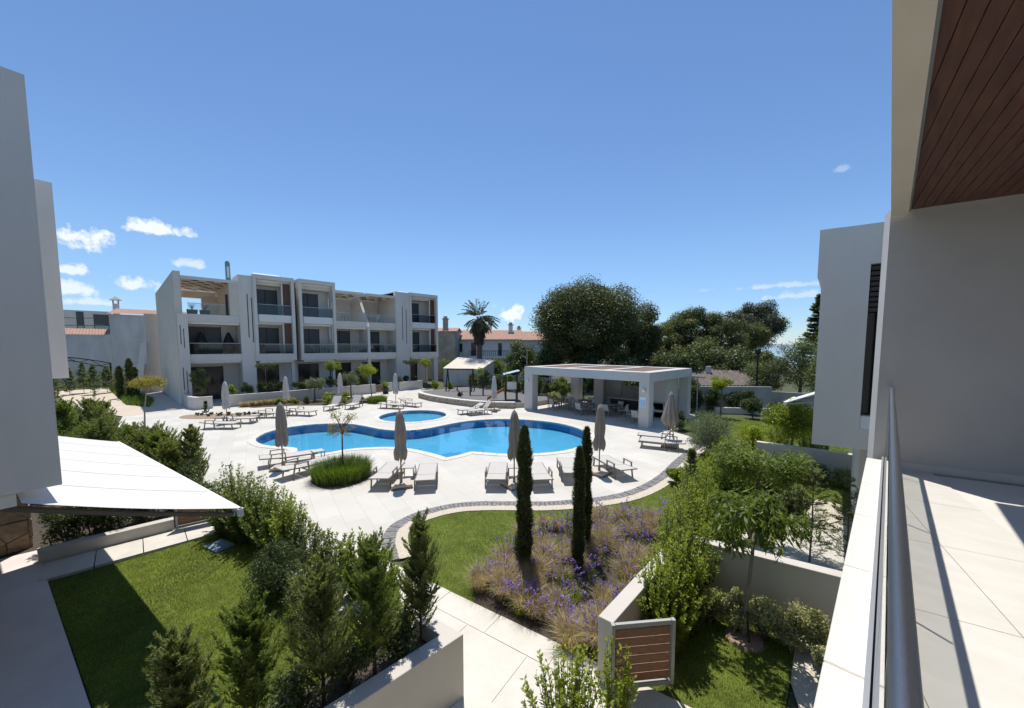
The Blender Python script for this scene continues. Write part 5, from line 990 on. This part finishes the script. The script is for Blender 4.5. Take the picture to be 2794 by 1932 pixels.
# ---- planting in front of the far block
shrub('clipped upright shrub in the short planter at the left end of the block', -39.6, 3.65, .62, 2.35, 'lf_mixed', .12, .05, 3600, 24, .85, shell=.5)
for i, (y, r, h) in enumerate(((6.6, .7, .8), (7.9, .75, .75), (9.2, .7, .8), (10.5, .75, .8), (11.9, .75, .85), (13.2, .75, .9), (14.6, .7, 1.0), (15.9, .7, 1.0))): shrub(ORD[i] + ' dark hedge shrub from the left in the long block planter', -38.3, y, r * 1.1, h * 1.35, 'lf_dark', .10, .045, 1500, 10, .8, group='hedge shrubs in the long block planter')
for i, (y, r, h) in enumerate(((20.9, .6, .75), (21.8, .65, .7), (22.7, .6, .8))): shrub(ORD[i] + ' dark hedge shrub from the left in the right-hand block planter', -38.9, y, r, h, 'lf_dark', .10, .045, 1300, 10, .8, group='hedge shrubs in the right block planter')
shrub('yellow-green ball shrub beside the far left parasol', -38.2, 5.55, .42, .8, 'lf_bright', .09, .04, 1000, 8, .85)
shrub('pale ball shrub at the left end of the right-hand planter', -38.1, 20.55, .36, .7, 'lf_olive', .08, .03, 900, 8, .85)
tree('round-headed olive tree in front of the long planter', -35.8, 11.1, 2.3, (0, 0, 1.6, 1.05, 1.05, .7), 'lf_olive', .11, .03, 4200, 26, .34, .06, 'olive_tree'); tree('small olive tree behind the pale parasol in the planted bed', -36.6, 14.6, 2.4, (0, 0, 1.75, .95, .95, .75), 'lf_olive', .11, .03, 3600, 24, .32, .06, 'olive_tree')
tree('young tree with yellow-green layered crown before the block', -32.6, 14.85, 3.1, (-.3, -.1, 2.75, .95, .95, .6), 'lf_yellow', .11, .05, 2600, 22, .3, .035); tree('smaller yellow-green tree behind the olive trees', -37.9, 13.4, 3.3, (0, 0, 3.0, .9, .9, .5), 'lf_bright', .12, .05, 2000, 18, .32, .035)
shrub('tall dark shrub beside the small wooden gate of the block', -38.9, 16.7, .85, 2.9, 'lf_mixed', .13, .05, 3600, 24, .3)
tree('flat-topped small dark tree at the left of the block planter', -38.4, 8.0, 3.2, (0, 0, 3.15, .9, .9, .28), 'lf_dark', .11, .05, 1300, 16, .25, .03); tree('flat-topped small dark tree at the right of the block planter', -38.7, 22.3, 3.2, (0, 0, 3.1, .9, .9, .3), 'lf_dark', .11, .05, 1300, 16, .25, .03)
tree('round yellow-green young tree at the corner of the block', -37.7, 23.6, 3.4, (0, 0, 2.95, .62, .62, .6), 'lf_yellow', .11, .05, 2000, 16, .28, .035)
for x, y, r, h, m, lab in ((-35.9, 8.4, .45, .55, 'lf_bright', 'left low green plant at the foot of the long planter'), (-35.3, 9.4, .42, .5, 'lf_bright', 'second low green plant at the foot of the long planter'), (-34.6, 10.1, .45, .6, 'lf_mixed', 'low plant left of the upright lounger pair'), (-33.0, 11.2, .6, .9, 'lf_bright', 'leafy plant behind the left upright lounger'), (-32.2, 12.3, .6, .95, 'lf_bright', 'leafy plant between the two upright loungers'), (-31.6, 13.3, .55, .8, 'lf_mixed', 'leafy plant right of the upright loungers'), (-36.3, 12.6, .6, .8, 'lf_abelia', 'pale flowering shrub in the planted bed')): shrub(lab, x, y, r, h, m, .10, .04, 1100, 10)
t = thing('potted_plant', 'black pot with spiky plant beside the small wooden gate', 'potted plant', (-36.5, 18.1, .001)); MB().lathe([(.26, 0), (.36, .55), (.38, .58), (.34, .58)], 16).build('pot', 'pot', t, smooth=True); rgf = seed(); linkm('foliage', blades(rgf, np.stack([rgf.normal(0, .08, 160), rgf.normal(0, .08, 160), np.full(160, .55)], 1), .8, .06, .9, rgf.random(160), 'lf_conifer_g', 'foliage'), t)
def tuft(name, label, x, y, r, h, n, m, bw=.012, lean=.8, group=None, arch=True):
    rg = seed(); t = thing(name, label, 'grass', (x, y, 0), 0, group); a = rg.uniform(0, 2 * np.pi, n); rr = r * np.sqrt(rg.random(n)); B = np.stack([rr * np.cos(a), rr * np.sin(a), np.full(n, .0)], 1); o = nrm(B + rg.normal(0, .05 * r + .02, B.shape) * np.array([1, 1, 0]) + 1e-6); hh = (h * rg.uniform(.55, 1.15, n))[:, None]; ln = lean * rg.random((n, 1)) * hh
    M1 = B + o * ln * .3 + np.array([0, 0, .62]) * hh; T = B + o * ln + np.array([0, 0, 1.0]) * hh - np.array([0, 0, .25]) * ln; s = nrm(np.cross(o + rg.normal(0, .5, o.shape), np.array([0, 0, 1.]))) * bw / 2
    V = np.stack([B - s, B + s, M1 + s * .8, M1 - s * .8, M1 - s * .8, M1 + s * .8, T + s * .1, T - s * .1], 1).reshape(-1, 3); linkm('blades', mesh_np('blades', V, np.arange(8 * n), 4, np.repeat(rg.random(n), 2), m), t); return t
tuft('grass_clump', 'round bed of bright green ornamental grass around the thin tree by the pool', -14.1, 5.2, .98, .62, 5200, 'lf_sedge', .016, .7)
tree('thin sparse tree growing from the round grass bed by the pool', -14.4, 5.35, 2.45, (-.08, .05, 1.95, .62, .62, .62), 'lf_yellowbrown', .07, .03, 900, 30, .16, .028, tm='trunk', shell=.95, limbs=18)
tuft('grass_clump', 'dark green grass clump beside the loungers behind the children pool', -31.0, 14.6, .75, .6, 1800, 'lf_sedge', .03, .6)
for i in range(12): tuft('grass_clump', ORD[i] + ' dry grass clump from the left below the long planter wall', -36.4 + .25 * math.sin(i * 2.3), 5.9 + i * .32, .2, .5, 160, 'lf_straw', .03, .6, group='dry grasses at the foot of the long planter')
conifer('tiny dark conifer in the mulch bed at the far left', -34.3, 3.4, .95, .22, 'lf_dark', 30, 30, .10, .04)
for i in range(14): shrub(ORD[i] + ' small groundcover plant from the left in the mulch bed', -34.0 + i * .21 + .3 * math.sin(i * 5), 2.9 + i * .24 + .25 * math.cos(i * 3), .2, .26, 'lf_mixed', .07, .03, 220, 5, group='groundcover plants in the mulch bed')
# ---- playground and pavilion surroundings
for i in range(15): shrub(ORD[i] + ' upright climber from the left along the playground fence', -33.0 + i * .92, 26.55 - .15 * (i % 2), .5, 2.1 + .5 * ((i * 5) % 4) / 3, 'lf_conifer_g' if i % 3 else 'lf_mixed', .12, .05, 1500, 12, group='climbers along the playground fence', upright=True)
for x, y, r, h, lab in ((-34.3, 22.6, .7, .8, 'low yellow-green shrub at the left end of the playground'), (-32.9, 23.6, .6, .7, 'second low yellow-green shrub in the playground corner')): shrub(lab, x, y, r, h, 'lf_bright', .10, .04, 1300, 10, .3)
shrub('cream flowering bush beside the left pavilion pillar', -20.0, 25.2, .75, 1.25, 'lf_abelia', .09, .04, 2000, 14)
for i in range(8): shrub(ORD[i] + ' tall shrub from the left behind the pavilion', -20.4 + i * 1.45, 29.2 + .5 * (i % 2), .95, 2.5 + .4 * (i % 3), 'lf_dark' if i != 5 else 'lf_bright', .15, .06, 2400, 16, group='shrubs behind the pavilion')
# ---- right-hand garden
shrub('large silvery olive bush beside the slate edging', -5.35, 17.8, 1.15, 1.95, 'lf_olive', .075, .02, 9000, 34, upright=True); shrub('silvery olive bush behind the large one, toward the pavilion', -6.6, 20.4, 1.0, 1.75, 'lf_olive', .075, .02, 6500, 28, upright=True); shrub('dark low bush beside the right pavilion pillar', -8.4, 22.2, .7, 1.1, 'lf_dark', .08, .035, 1800, 14)
tree('young tree with round yellow-green crown right of the pavilion', -8.0, 28.3, 2.95, (0, 0, 2.4, .72, .72, .6), 'lf_yellow', .10, .045, 3000, 18, .3, .04)
for i, (x, y) in enumerate(((-10.3, 29.6), (-9.3, 30.5), (-8.3, 31.5), (-7.2, 32.4 - .9))): shrub(ORD[i] + ' dark climber from the pavilion on the grey boundary wall', x + .2, y - .3, .75, 1.95, 'lf_dark', .10, .045, 2600, 16, group='climbers on the grey boundary wall')
tree('bushy tree with pale green canopy before the right neighbouring house', -2.5, 17.75, 2.8, (0, .1, 2.0, .95, .95, .75), 'lf_bright', .12, .05, 4200, 26, .36, .045); tree('second bushy green tree beside the right neighbouring house', -1.55, 19.3, 2.6, (0, 0, 1.9, .9, .9, .7), 'lf_laurel', .12, .05, 3200, 22, .36, .045)
for x, y, r, h, m, lab in ((-3.9, 18.4, .62, 1.6, 'lf_yellow', 'yellow-green shrub next to the pale stepping slab'), (-3.45, 16.2, .5, 1.2, 'lf_laurel', 'green shrub at the end of the right divider wall'), (-3.75, 13.7, .7, 1.5, 'lf_yellow', 'bright yellow-green shrub in the middle of the right garden'), (-4.4, 15.4, .5, 1.0, 'lf_laurel', 'shrub at the foot of the large olive bush'), (-3.0, 12.2, .55, 1.5, 'lf_laurel', 'green shrub behind the ferny tree'), (-5.0, 13.2, .42, .6, 'lf_bright', 'low shrub beside the pale slab by the slate edging'), (-2.9, 9.5, .5, 1.5, 'lf_laurel', 'green shrub left of the divider wall end'), (-3.1, 8.5, .5, 1.45, 'lf_bright', 'bright shrub at the divider wall end beside the grasses')): shrub(lab, x, y, r, h, m, .085, .036, 2200, 16)
conifer('dark slim conifer behind the bright hedge of the right garden', -3.95, 11.4, 1.8, .38, 'lf_conifer', 90, 50, .1, .02)
tree('ferny bright green tree in the neighbouring garden', -2.2, 10.6, 2.4, (.1, 0, 1.95, 1.05, 1.05, .55), 'lf_laurel', .12, .028, 7000, 40, .26, .04, droop=.25, shell=.6)
tree('young tree with drooping dark leaves on the lawn below the balcony', -1.45, 6.87, 2.35, (.05, .1, 1.98, .82, .82, .55), 'lf_laurel', .15, .040, 1900, 34, .22, .03, tm='trunk_pale', droop=.75)
t = thing('mulch_ring', 'ring of brown mulch around the young tree below the balcony', 'mulch', (-1.45, 6.87, 0)); MB().lathe([(.30, -.02), (.27, .03), (.05, .05)], 18).build('mulch', 'mulch', t); MB().tube([(.1, -.1, 0), (.03, -.03, .5)], .014, 5).build('stake', 'play_post', t); MB().tube([(-.12, .05, 0), (-.03, .02, .45)], .014, 5).build('stake', 'play_post', t)
for x, y, h, lab in ((-1.02, 10.42, 2.15, 'thin sparse conifer on the neighbouring terrace, left one'), (-.44, 10.75, 2.0, 'thin sparse conifer on the neighbouring terrace, next to the coping')): conifer(lab, x, y, h, .52, 'lf_conifer', 60, 60, .09, .012, 0, .45, .55, .022)
for x, y, r, h, m, lab in ((-2.30, 5.75, .50, 1.55, 'lf_bright', 'glossy bright shrub right behind the open gate'), (-2.32, 6.35, .55, 1.80, 'lf_bright', 'second glossy bright shrub behind the gate wall'), (-2.45, 7.0, .55, 1.85, 'lf_laurel', 'third glossy shrub behind the gate wall, darker than its neighbours'), (-2.75, 7.75, .55, 1.9, 'lf_bright', 'glossy bright shrub at the end of the gate wall'), (-2.95, 8.6, .55, 1.85, 'lf_bright', 'glossy bright shrub just past the gate wall'), (-3.2, 9.5, .5, 1.8, 'lf_laurel', 'glossy shrub between the flower bed and the ferny tree'), (-3.35, 10.4, .5, 1.7, 'lf_bright', 'last glossy bright shrub at the far tip of the flower bed')): shoots(lab, x, y, r, h, m, .068, .030, 150, 60)
shoots('glossy yellow-green shrub at the bottom edge below the gate', -2.42, 3.30, .50, 1.42, 'lf_bright', .075, .030, 70, 46); shoots('small glossy shrub in front of the open gate', -2.22, 4.0, .28, 1.25, 'lf_bright', .075, .030, 22, 40)
for i, (x, y) in enumerate(((-2.0, 6.95), (-1.62, 7.08), (-1.24, 7.16), (-.90, 7.26), (-.58, 7.34), (-.42, 7.05))): shrub(ORD[i] + ' cream variegated shrub from the gate side, below the divider wall', x, y - .06, .30, .72, 'lf_abelia', .04, .02, 2200, 14, group='cream shrubs below the balcony')
for i, (x, y) in enumerate(((-2.7, 16.4), (-2.1, 16.7), (-1.5, 16.8), (-.9, 16.9), (-.4, 16.6))): shrub(ORD[i] + ' shrub from the left at the foot of the neighbouring divider wall', x, y, .42, .85, 'lf_abelia' if i % 2 else 'lf_olive', .06, .025, 1600, 12, group='cream shrubs in the neighbouring garden')
# ---- flower bed
rg = random.Random(21); pts = []
def scat(n, md):
    out = []; tries = 0
    while len(out) < n and tries < 9000:
        tries += 1; p = (rg.uniform(-6.3, -2.8), rg.uniform(4.3, 11.2))
        if inside(p, BEDP) and inside((p[0], p[1] - .05), BEDP) and all((p[0] - q[0]) ** 2 + (p[1] - q[1]) ** 2 > md * md for q in out): out.append(p)
    return out
FRONT = [(-5.55 + k * .15, 4.86 - .30 * math.sin(min(1, k / 5) * 1.57) + .018 * k + .10 * (k % 3)) for k in range(18)]
for x, y in scat(44, .36) + FRONT[1::3]: k = rg.random(); tuft('feather_grass', 'straw-coloured feather grass tuft in the purple flower bed', x, y, .07 + .08 * k, .34 + .26 * k, 420 + int(300 * k), 'lf_straw', .0055, .95, 'feather grasses in the flower bed'); 
for x, y in scat(30, .4): tuft('green_grass_tuft', 'short green grass tuft in the purple flower bed', x, y, .07, .28, 120, 'lf_grass', .008, .9, 'green grass tufts in the flower bed')
for x, y in scat(120, .19) + FRONT:
    r_ = seed(); t = thing('purple_flower_clump', 'clump of small purple flowers on dusky stems in the flower bed', 'flowers', (x, y, 0), 0, 'purple flower clumps in the bed'); n = 170; B = clumps(r_, (0, 0, .13), (.18, .18, .10), 7, .09, .1); P, o, ti = blob_leaves(r_, B, n, .9); D, S = orient(r_, o); linkm('foliage', leaf_mesh('foliage', P, D, S, .05, .014, ti, 'lf_mixed'), t)
    m_ = 6; C0 = np.stack([r_.uniform(-.17, .17, m_), r_.uniform(-.17, .17, m_), r_.uniform(.26, .48, m_)], 1); kk = 9; P = np.repeat(C0, kk, 0) + r_.normal(0, .018, (m_ * kk, 3)); D, S = orient(r_, rdir(r_, m_ * kk)); linkm('blossoms', leaf_mesh('blossoms', P, D, S, .034, .028, r_.random(m_ * kk), 'lf_purple'), t)
    mb = MB()
    for c in C0: mb.tube([(c[0] * .4, c[1] * .4, 0), tuple(c)], .003, 3, cap=False)
    mb.build('stems', 'lf_mixed', t)
# ---- gravel pebbles in the strip beside the slate
rgf = seed(); G2 = gin + gout[::-1]; n = 26000; g_ = np.array(G2); X = rgf.uniform(g_[:, 0].min(), g_[:, 0].max(), n * 6); Y = rgf.uniform(3.6, 13.5, n * 6); k = in_poly(X, Y, G2); X, Y = X[k][:9000], Y[k][:9000]; n = len(X)
tet = np.array([[1, 0, 0], [-.5, .87, 0], [-.5, -.87, 0], [0, 0, .9]]); sz = rgf.uniform(.012, .028, n)[:, None, None]; ang = rgf.uniform(0, 6.28, n); c, s = np.cos(ang), np.sin(ang); RM = np.zeros((n, 3, 3)); RM[:, 0, 0] = c; RM[:, 0, 1] = -s; RM[:, 1, 0] = s; RM[:, 1, 1] = c; RM[:, 2, 2] = 1
V = (np.einsum('nij,kj->nki', RM, tet) * sz + np.stack([X, Y, np.full(n, .006)], 1)[:, None, :]).reshape(-1, 3); i4 = np.arange(n)[:, None] * 4; F = np.concatenate([i4 + np.array([0, 1, 3]), i4 + np.array([1, 2, 3]), i4 + np.array([2, 0, 3])], 1).ravel()
o = bpy.data.objects.new('pebbles', mesh_np('pebbles', V, F, 3, np.repeat(rgf.random(n), 3), 'gravel')); COL.objects.link(o); tag(o, 'pale pebbles along the curved slate edging', 'pebbles', kind='stuff')
# ---- background trees
def pine(label, x, y, c, Rr, nb, br, n, m, l, w_, tr, limbs=16, name='pine_tree'): return tree(label, x, y, 0, (*c, *Rr), m, l * .82, w_ * 1.0, int(n * 2.6), int(nb * .72), br * 1.28, tr, name, shell=.62, limbs=limbs, lo=.58)
def palm(label, x, y, h):
    rg = seed(); t = thing('palm_tree', label, 'tree', (x, y, 0)); MB().tube([(0, 0, -.05), (.05, 0, h * .5), (0, .05, h)], [.42, .36, .34], 10).build('trunk', 'trunk', t)
    def fronds(n, e0, e1, L, m, nm, sag, w_):
        Cs, Ds, Ss = [], [], []
        for k in range(n):
            a = k * 2.39996 + rg.normal(0, .1); e = rg.uniform(e0, e1); d = np.array([math.cos(a) * math.cos(e), math.sin(a) * math.cos(e), math.sin(e)]); p = np.array([0, 0, h]); st_ = L * rg.uniform(.85, 1.1) / 16
            for i in range(16):
                d = d + np.array([0, 0, -sag]); d /= np.linalg.norm(d); p = p + d * st_; lat = np.cross(d, [0, 0, 1.]); lat /= max(np.linalg.norm(lat), 1e-6)
                if i < 3: continue
                for s in (-1, 1):
                    for rep in range(2):
                        D = d * .8 + lat * s * .9 + rg.normal(0, .12, 3) + np.array([0, 0, -.15]); D /= np.linalg.norm(D); ll = .62 * (1 - abs(i - 8) / 13); Cs.append(p + D * ll / 2 + d * st_ * rg.random()); Ds.append(np.append(D, ll)); S = np.cross(D, d + rg.normal(0, .3, 3)); Ss.append(S / np.linalg.norm(S))
        C = np.array(Cs); D = np.array(Ds); S = np.array(Ss); linkm(nm, leaf_mesh(nm, C, D[:, :3], S, D[:, 3], w_, rg.random(len(C)), m), t)
    fronds(46, -.35, 1.35, 2.6, 'lf_palm', 'crown', .055, .085); fronds(34, -1.25, -.5, 2.3, 'lf_palm', 'lower_fronds', .04, .08)
    B = np.array([[.0, 0, h - .9 - i * .55, .85 - .05 * i, .85 - .05 * i, .6] for i in range(5)]); P, o, ti = blob_leaves(rg, B, 4200, .3); D = nrm(o * .35 + np.array([0, 0, -1.]) + rg.normal(0, .2, o.shape)); linkm('dead_frond_skirt', leaf_mesh('dead_frond_skirt', P, D, nrm(np.cross(D, o + rg.normal(0, .3, o.shape))), .55, .07, ti, 'lf_dead'), t)
palm('tall palm with a skirt of dead fronds before the white house', -40.2, 33.8, 8.7)
pine('huge dark pine with broad crown behind the pavilion', -26.3, 38.9, (0, 0, 7.6), (6.6, 6.6, 5.2), 110, 1.35, 38000, 'lf_pine', .34, .10, .42, 26)
pine('smaller dark pine leaning on the right side of the huge pine', -20.9, 43.6, (0, 0, 5.6), (2.1, 2.1, 3.9), 30, .9, 9000, 'lf_pine', .34, .10, .22, 10)
tree('pale green bushy tree left of the huge pine', -33.6, 35.5, 0, (0, 0, 3.2, 2.7, 2.4, 2.6), 'lf_mixed', .24, .10, 9000, 40, .8, .16, 'broadleaf_tree', limbs=14)
for x, y, c, Rr, n, m, lab in ((-23.4, 53.3, 5.9, (3.7, 3.7, 4.0), 11000, 'lf_pine_g', 'rounded pine right of the huge pine'), (-20.2, 57.3, 7.1, (4.1, 4.1, 3.7), 12000, 'lf_pine_g', 'highest rounded pine in the group right of the huge pine'), (-16.9, 58.6, 5.4, (3.8, 3.8, 3.8), 10000, 'lf_pine', 'lower rounded pine at the right end of the pine group'), (-22.6, 46.5, 3.0, (2.6, 2.6, 2.8), 7000, 'lf_pine', 'low dark pine below the huge pine, on its right'), (-17.0, 51.5, 3.0, (2.8, 2.8, 2.8), 7000, 'lf_pine_g', 'low pine in front of the pine group'), (-14.2, 50.5, 2.6, (2.4, 2.4, 2.4), 6000, 'lf_mixed', 'low leafy tree behind the brown tiled house')): pine(lab, x, y, (0, 0, c), Rr, 46, .85, n, m, .32, .10, .22, 12)
pine('tall grey-green tree standing against the sea', -19.6, 87.3, (0, 0, 9.1), (5.7, 5.7, 5.4), 80, 1.15, 15000, 'lf_grey', .42, .14, .35, 18, 'broadleaf_tree')
pine('umbrella pine in front of the tall grey-green tree', -17.2, 74.0, (0, 0, 6.6), (3.6, 3.6, 2.0), 46, .8, 10000, 'lf_pine_g', .36, .12, .25, 16, 'umbrella_pine')
conifer('dark layered conifer peeking out behind the right neighbouring house', -8.0, 77.5, 13.2, 3.4, 'lf_pine', 90, 90, .75, .22, asc=-.05, prof=.8, tr=.3)
for x, y, c, Rr, n, m, lab in ((-4.9, 37.3, 3.4, (2.1, 2.1, 2.1), 9000, 'lf_mixed', 'feathery pale tree right of the sea view'), (-7.3, 37.4, 2.1, (1.7, 1.7, 1.8), 6000, 'lf_mixed', 'low bushy tree below the sea view'), (-3.0, 35.2, 2.4, (1.7, 1.7, 2.0), 6000, 'lf_mixed', 'bushy tree with pinkish blooms beside the right house'), (-3.0, 43, 4.2, (2.4, 2.4, 2.4), 7000, 'lf_olive', 'pale tree rising behind the bushy trees at the right')): tree(lab, x, y, 0, (0, 0, c, *Rr), m, .17, .06, n, 40, .62, .12, 'broadleaf_tree', limbs=12)
for i, (x, y, r, h) in enumerate(((-35, 29, 1.4, 2.2), (-44, 31.5, 1.6, 3.2), (-41.5, 30.5, 1.4, 2.8), (-39.5, 36.5, 1.6, 3.0), (-37, 37, 1.6, 2.6))): shrub(ORD[i] + ' leafy bush around the gardens behind the white shed', x, y, r, h, 'lf_conifer_g', .2, .08, 2200, 16, group='bushes behind the white shed')
# ---- understorey below the pines and further hedge shrubs
for i in range(16):
    x = -33 + i * 1.55; y = 34.5 + 3.2 * math.sin(i * 1.9) + i * .55
    tree(ORD[i] + ' dark understorey tree from the left behind the pavilion', x, y, 0, (0, 0, 2.2 + .5 * math.sin(i * 2.7), 1.9, 1.9, 2.0), 'lf_pine' if i % 3 else 'lf_dark', .26, .14, 4200, 26, .75, .12, 'understorey_tree', group='understorey trees below the pines', shell=.5, limbs=6, lo=.2)
for i in range(10):
    x = -24 + i * 1.35; y = 47 + 2.5 * math.sin(i * 2.2) + i * .9
    tree(ORD[i] + ' dark bushy tree from the left beneath the pine group', x, y, 0, (0, 0, 2.6, 2.1, 2.1, 2.5), 'lf_pine_g' if i % 2 else 'lf_pine', .28, .15, 4200, 26, .8, .12, 'understorey_tree', group='bushy trees beneath the pine group', shell=.5, limbs=6, lo=.2)
for x, y, r, h, m, lab in ((-16.3, .55, .6, 1.3, 'lf_conifer_g', 'low leafy filler at the right end of the left hedge'), (-17.1, .0, .7, 1.5, 'lf_conifer', 'dark filler bush beside the conical hedge conifer'), (-18.2, -.35, .8, 1.7, 'lf_conifer_g', 'broad filler bush in the middle of the left hedge'), (-19.4, -.7, .8, 1.8, 'lf_conifer', 'broad dark bush behind the middle of the left hedge'), (-20.8, -.9, .8, 1.9, 'lf_conifer_g', 'broad bush below the tall hedge conifers'), (-22.3, -.9, .7, 1.8, 'lf_conifer', 'dark bush right of the tall hedge conifers'), (-17.3, -1.3, .9, 2.0, 'lf_conifer_g', 'bush directly behind the awning corner'), (-19.0, -2.2, 1.0, 2.6, 'lf_conifer_g', 'tall bush beside the left house corner'), (-25.5, -1.6, .7, 1.7, 'lf_conifer_g', 'bush at the far end of the left hedge'), (-27.0, -2.0, .8, 1.9, 'lf_conifer', 'last dark bush of the left hedge by the driveway')):
    shrub(lab, x, y, r, h, m, .10, .03, 2200, 18, upright=True)
# ---- more planting in the right-hand gardens
for x, y, r, h, m, lab in ((-4.15, 12.6, .55, 1.35, 'lf_bright', 'bright shrub behind the dark slim conifer'), (-3.2, 14.8, .65, 1.5, 'lf_bright', 'bright shrub in front of the right neighbouring garden wall'), (-2.4, 14.6, .55, 1.2, 'lf_laurel', 'green shrub before the right divider wall'), (-4.6, 17.0, .5, 1.1, 'lf_yellow', 'yellowish shrub tucked beside the large olive bush'), (-3.3, 20.2, .7, 1.6, 'lf_bright', 'bright shrub behind the right divider wall'), (-2.2, 21.4, .8, 1.8, 'lf_laurel', 'green shrub at the corner of the right neighbouring house'), (-1.7, 13.0, .4, .9, 'lf_mixed', 'small shrub on the neighbouring lawn'), (-4.7, 21.8, .6, .9, 'lf_bright', 'low shrub beside the far stepping slab')):
    shoots(lab, x, y, r, h, m, .09, .038, 90, 44)
for i, (x, y) in enumerate(((-5.0, 28.6), (-6.3, 29.3), (-3.8, 28.0), (-2.8, 27.0))): shrub(ORD[i] + ' dark shrub along the far edge of the right lawn', x, y, .8, 1.5, 'lf_dark', .11, .05, 1800, 14, group='dark shrubs at the far edge of the right lawn')
# ---- distant treeline along the shore and inland, one mass
rgf = seed(); B = []
for k in range(70):
    a = R(-8 + k * 1.45); d = 105 + 25 * math.sin(k * 1.7) + (30 if k > 14 else 0); B.append([-math.sin(a) * d, math.cos(a) * d, 2.0 + .8 * math.sin(k * 2.3), 4.2, 4.2, 3.0 + 1.2 * math.sin(k * 3.1)])
B = [b for b in B if not (-26 < b[0] < -9)]
P, o_, ti = blob_leaves(rgf, B, 26000, .5); D, S = orient(rgf, o_); o = bpy.data.objects.new('distant_treeline', leaf_mesh('distant_treeline', P, D, S, .9, .5, ti, 'lf_pine')); COL.objects.link(o); tag(o, 'distant dark treeline beyond the houses', 'trees', kind='stuff')
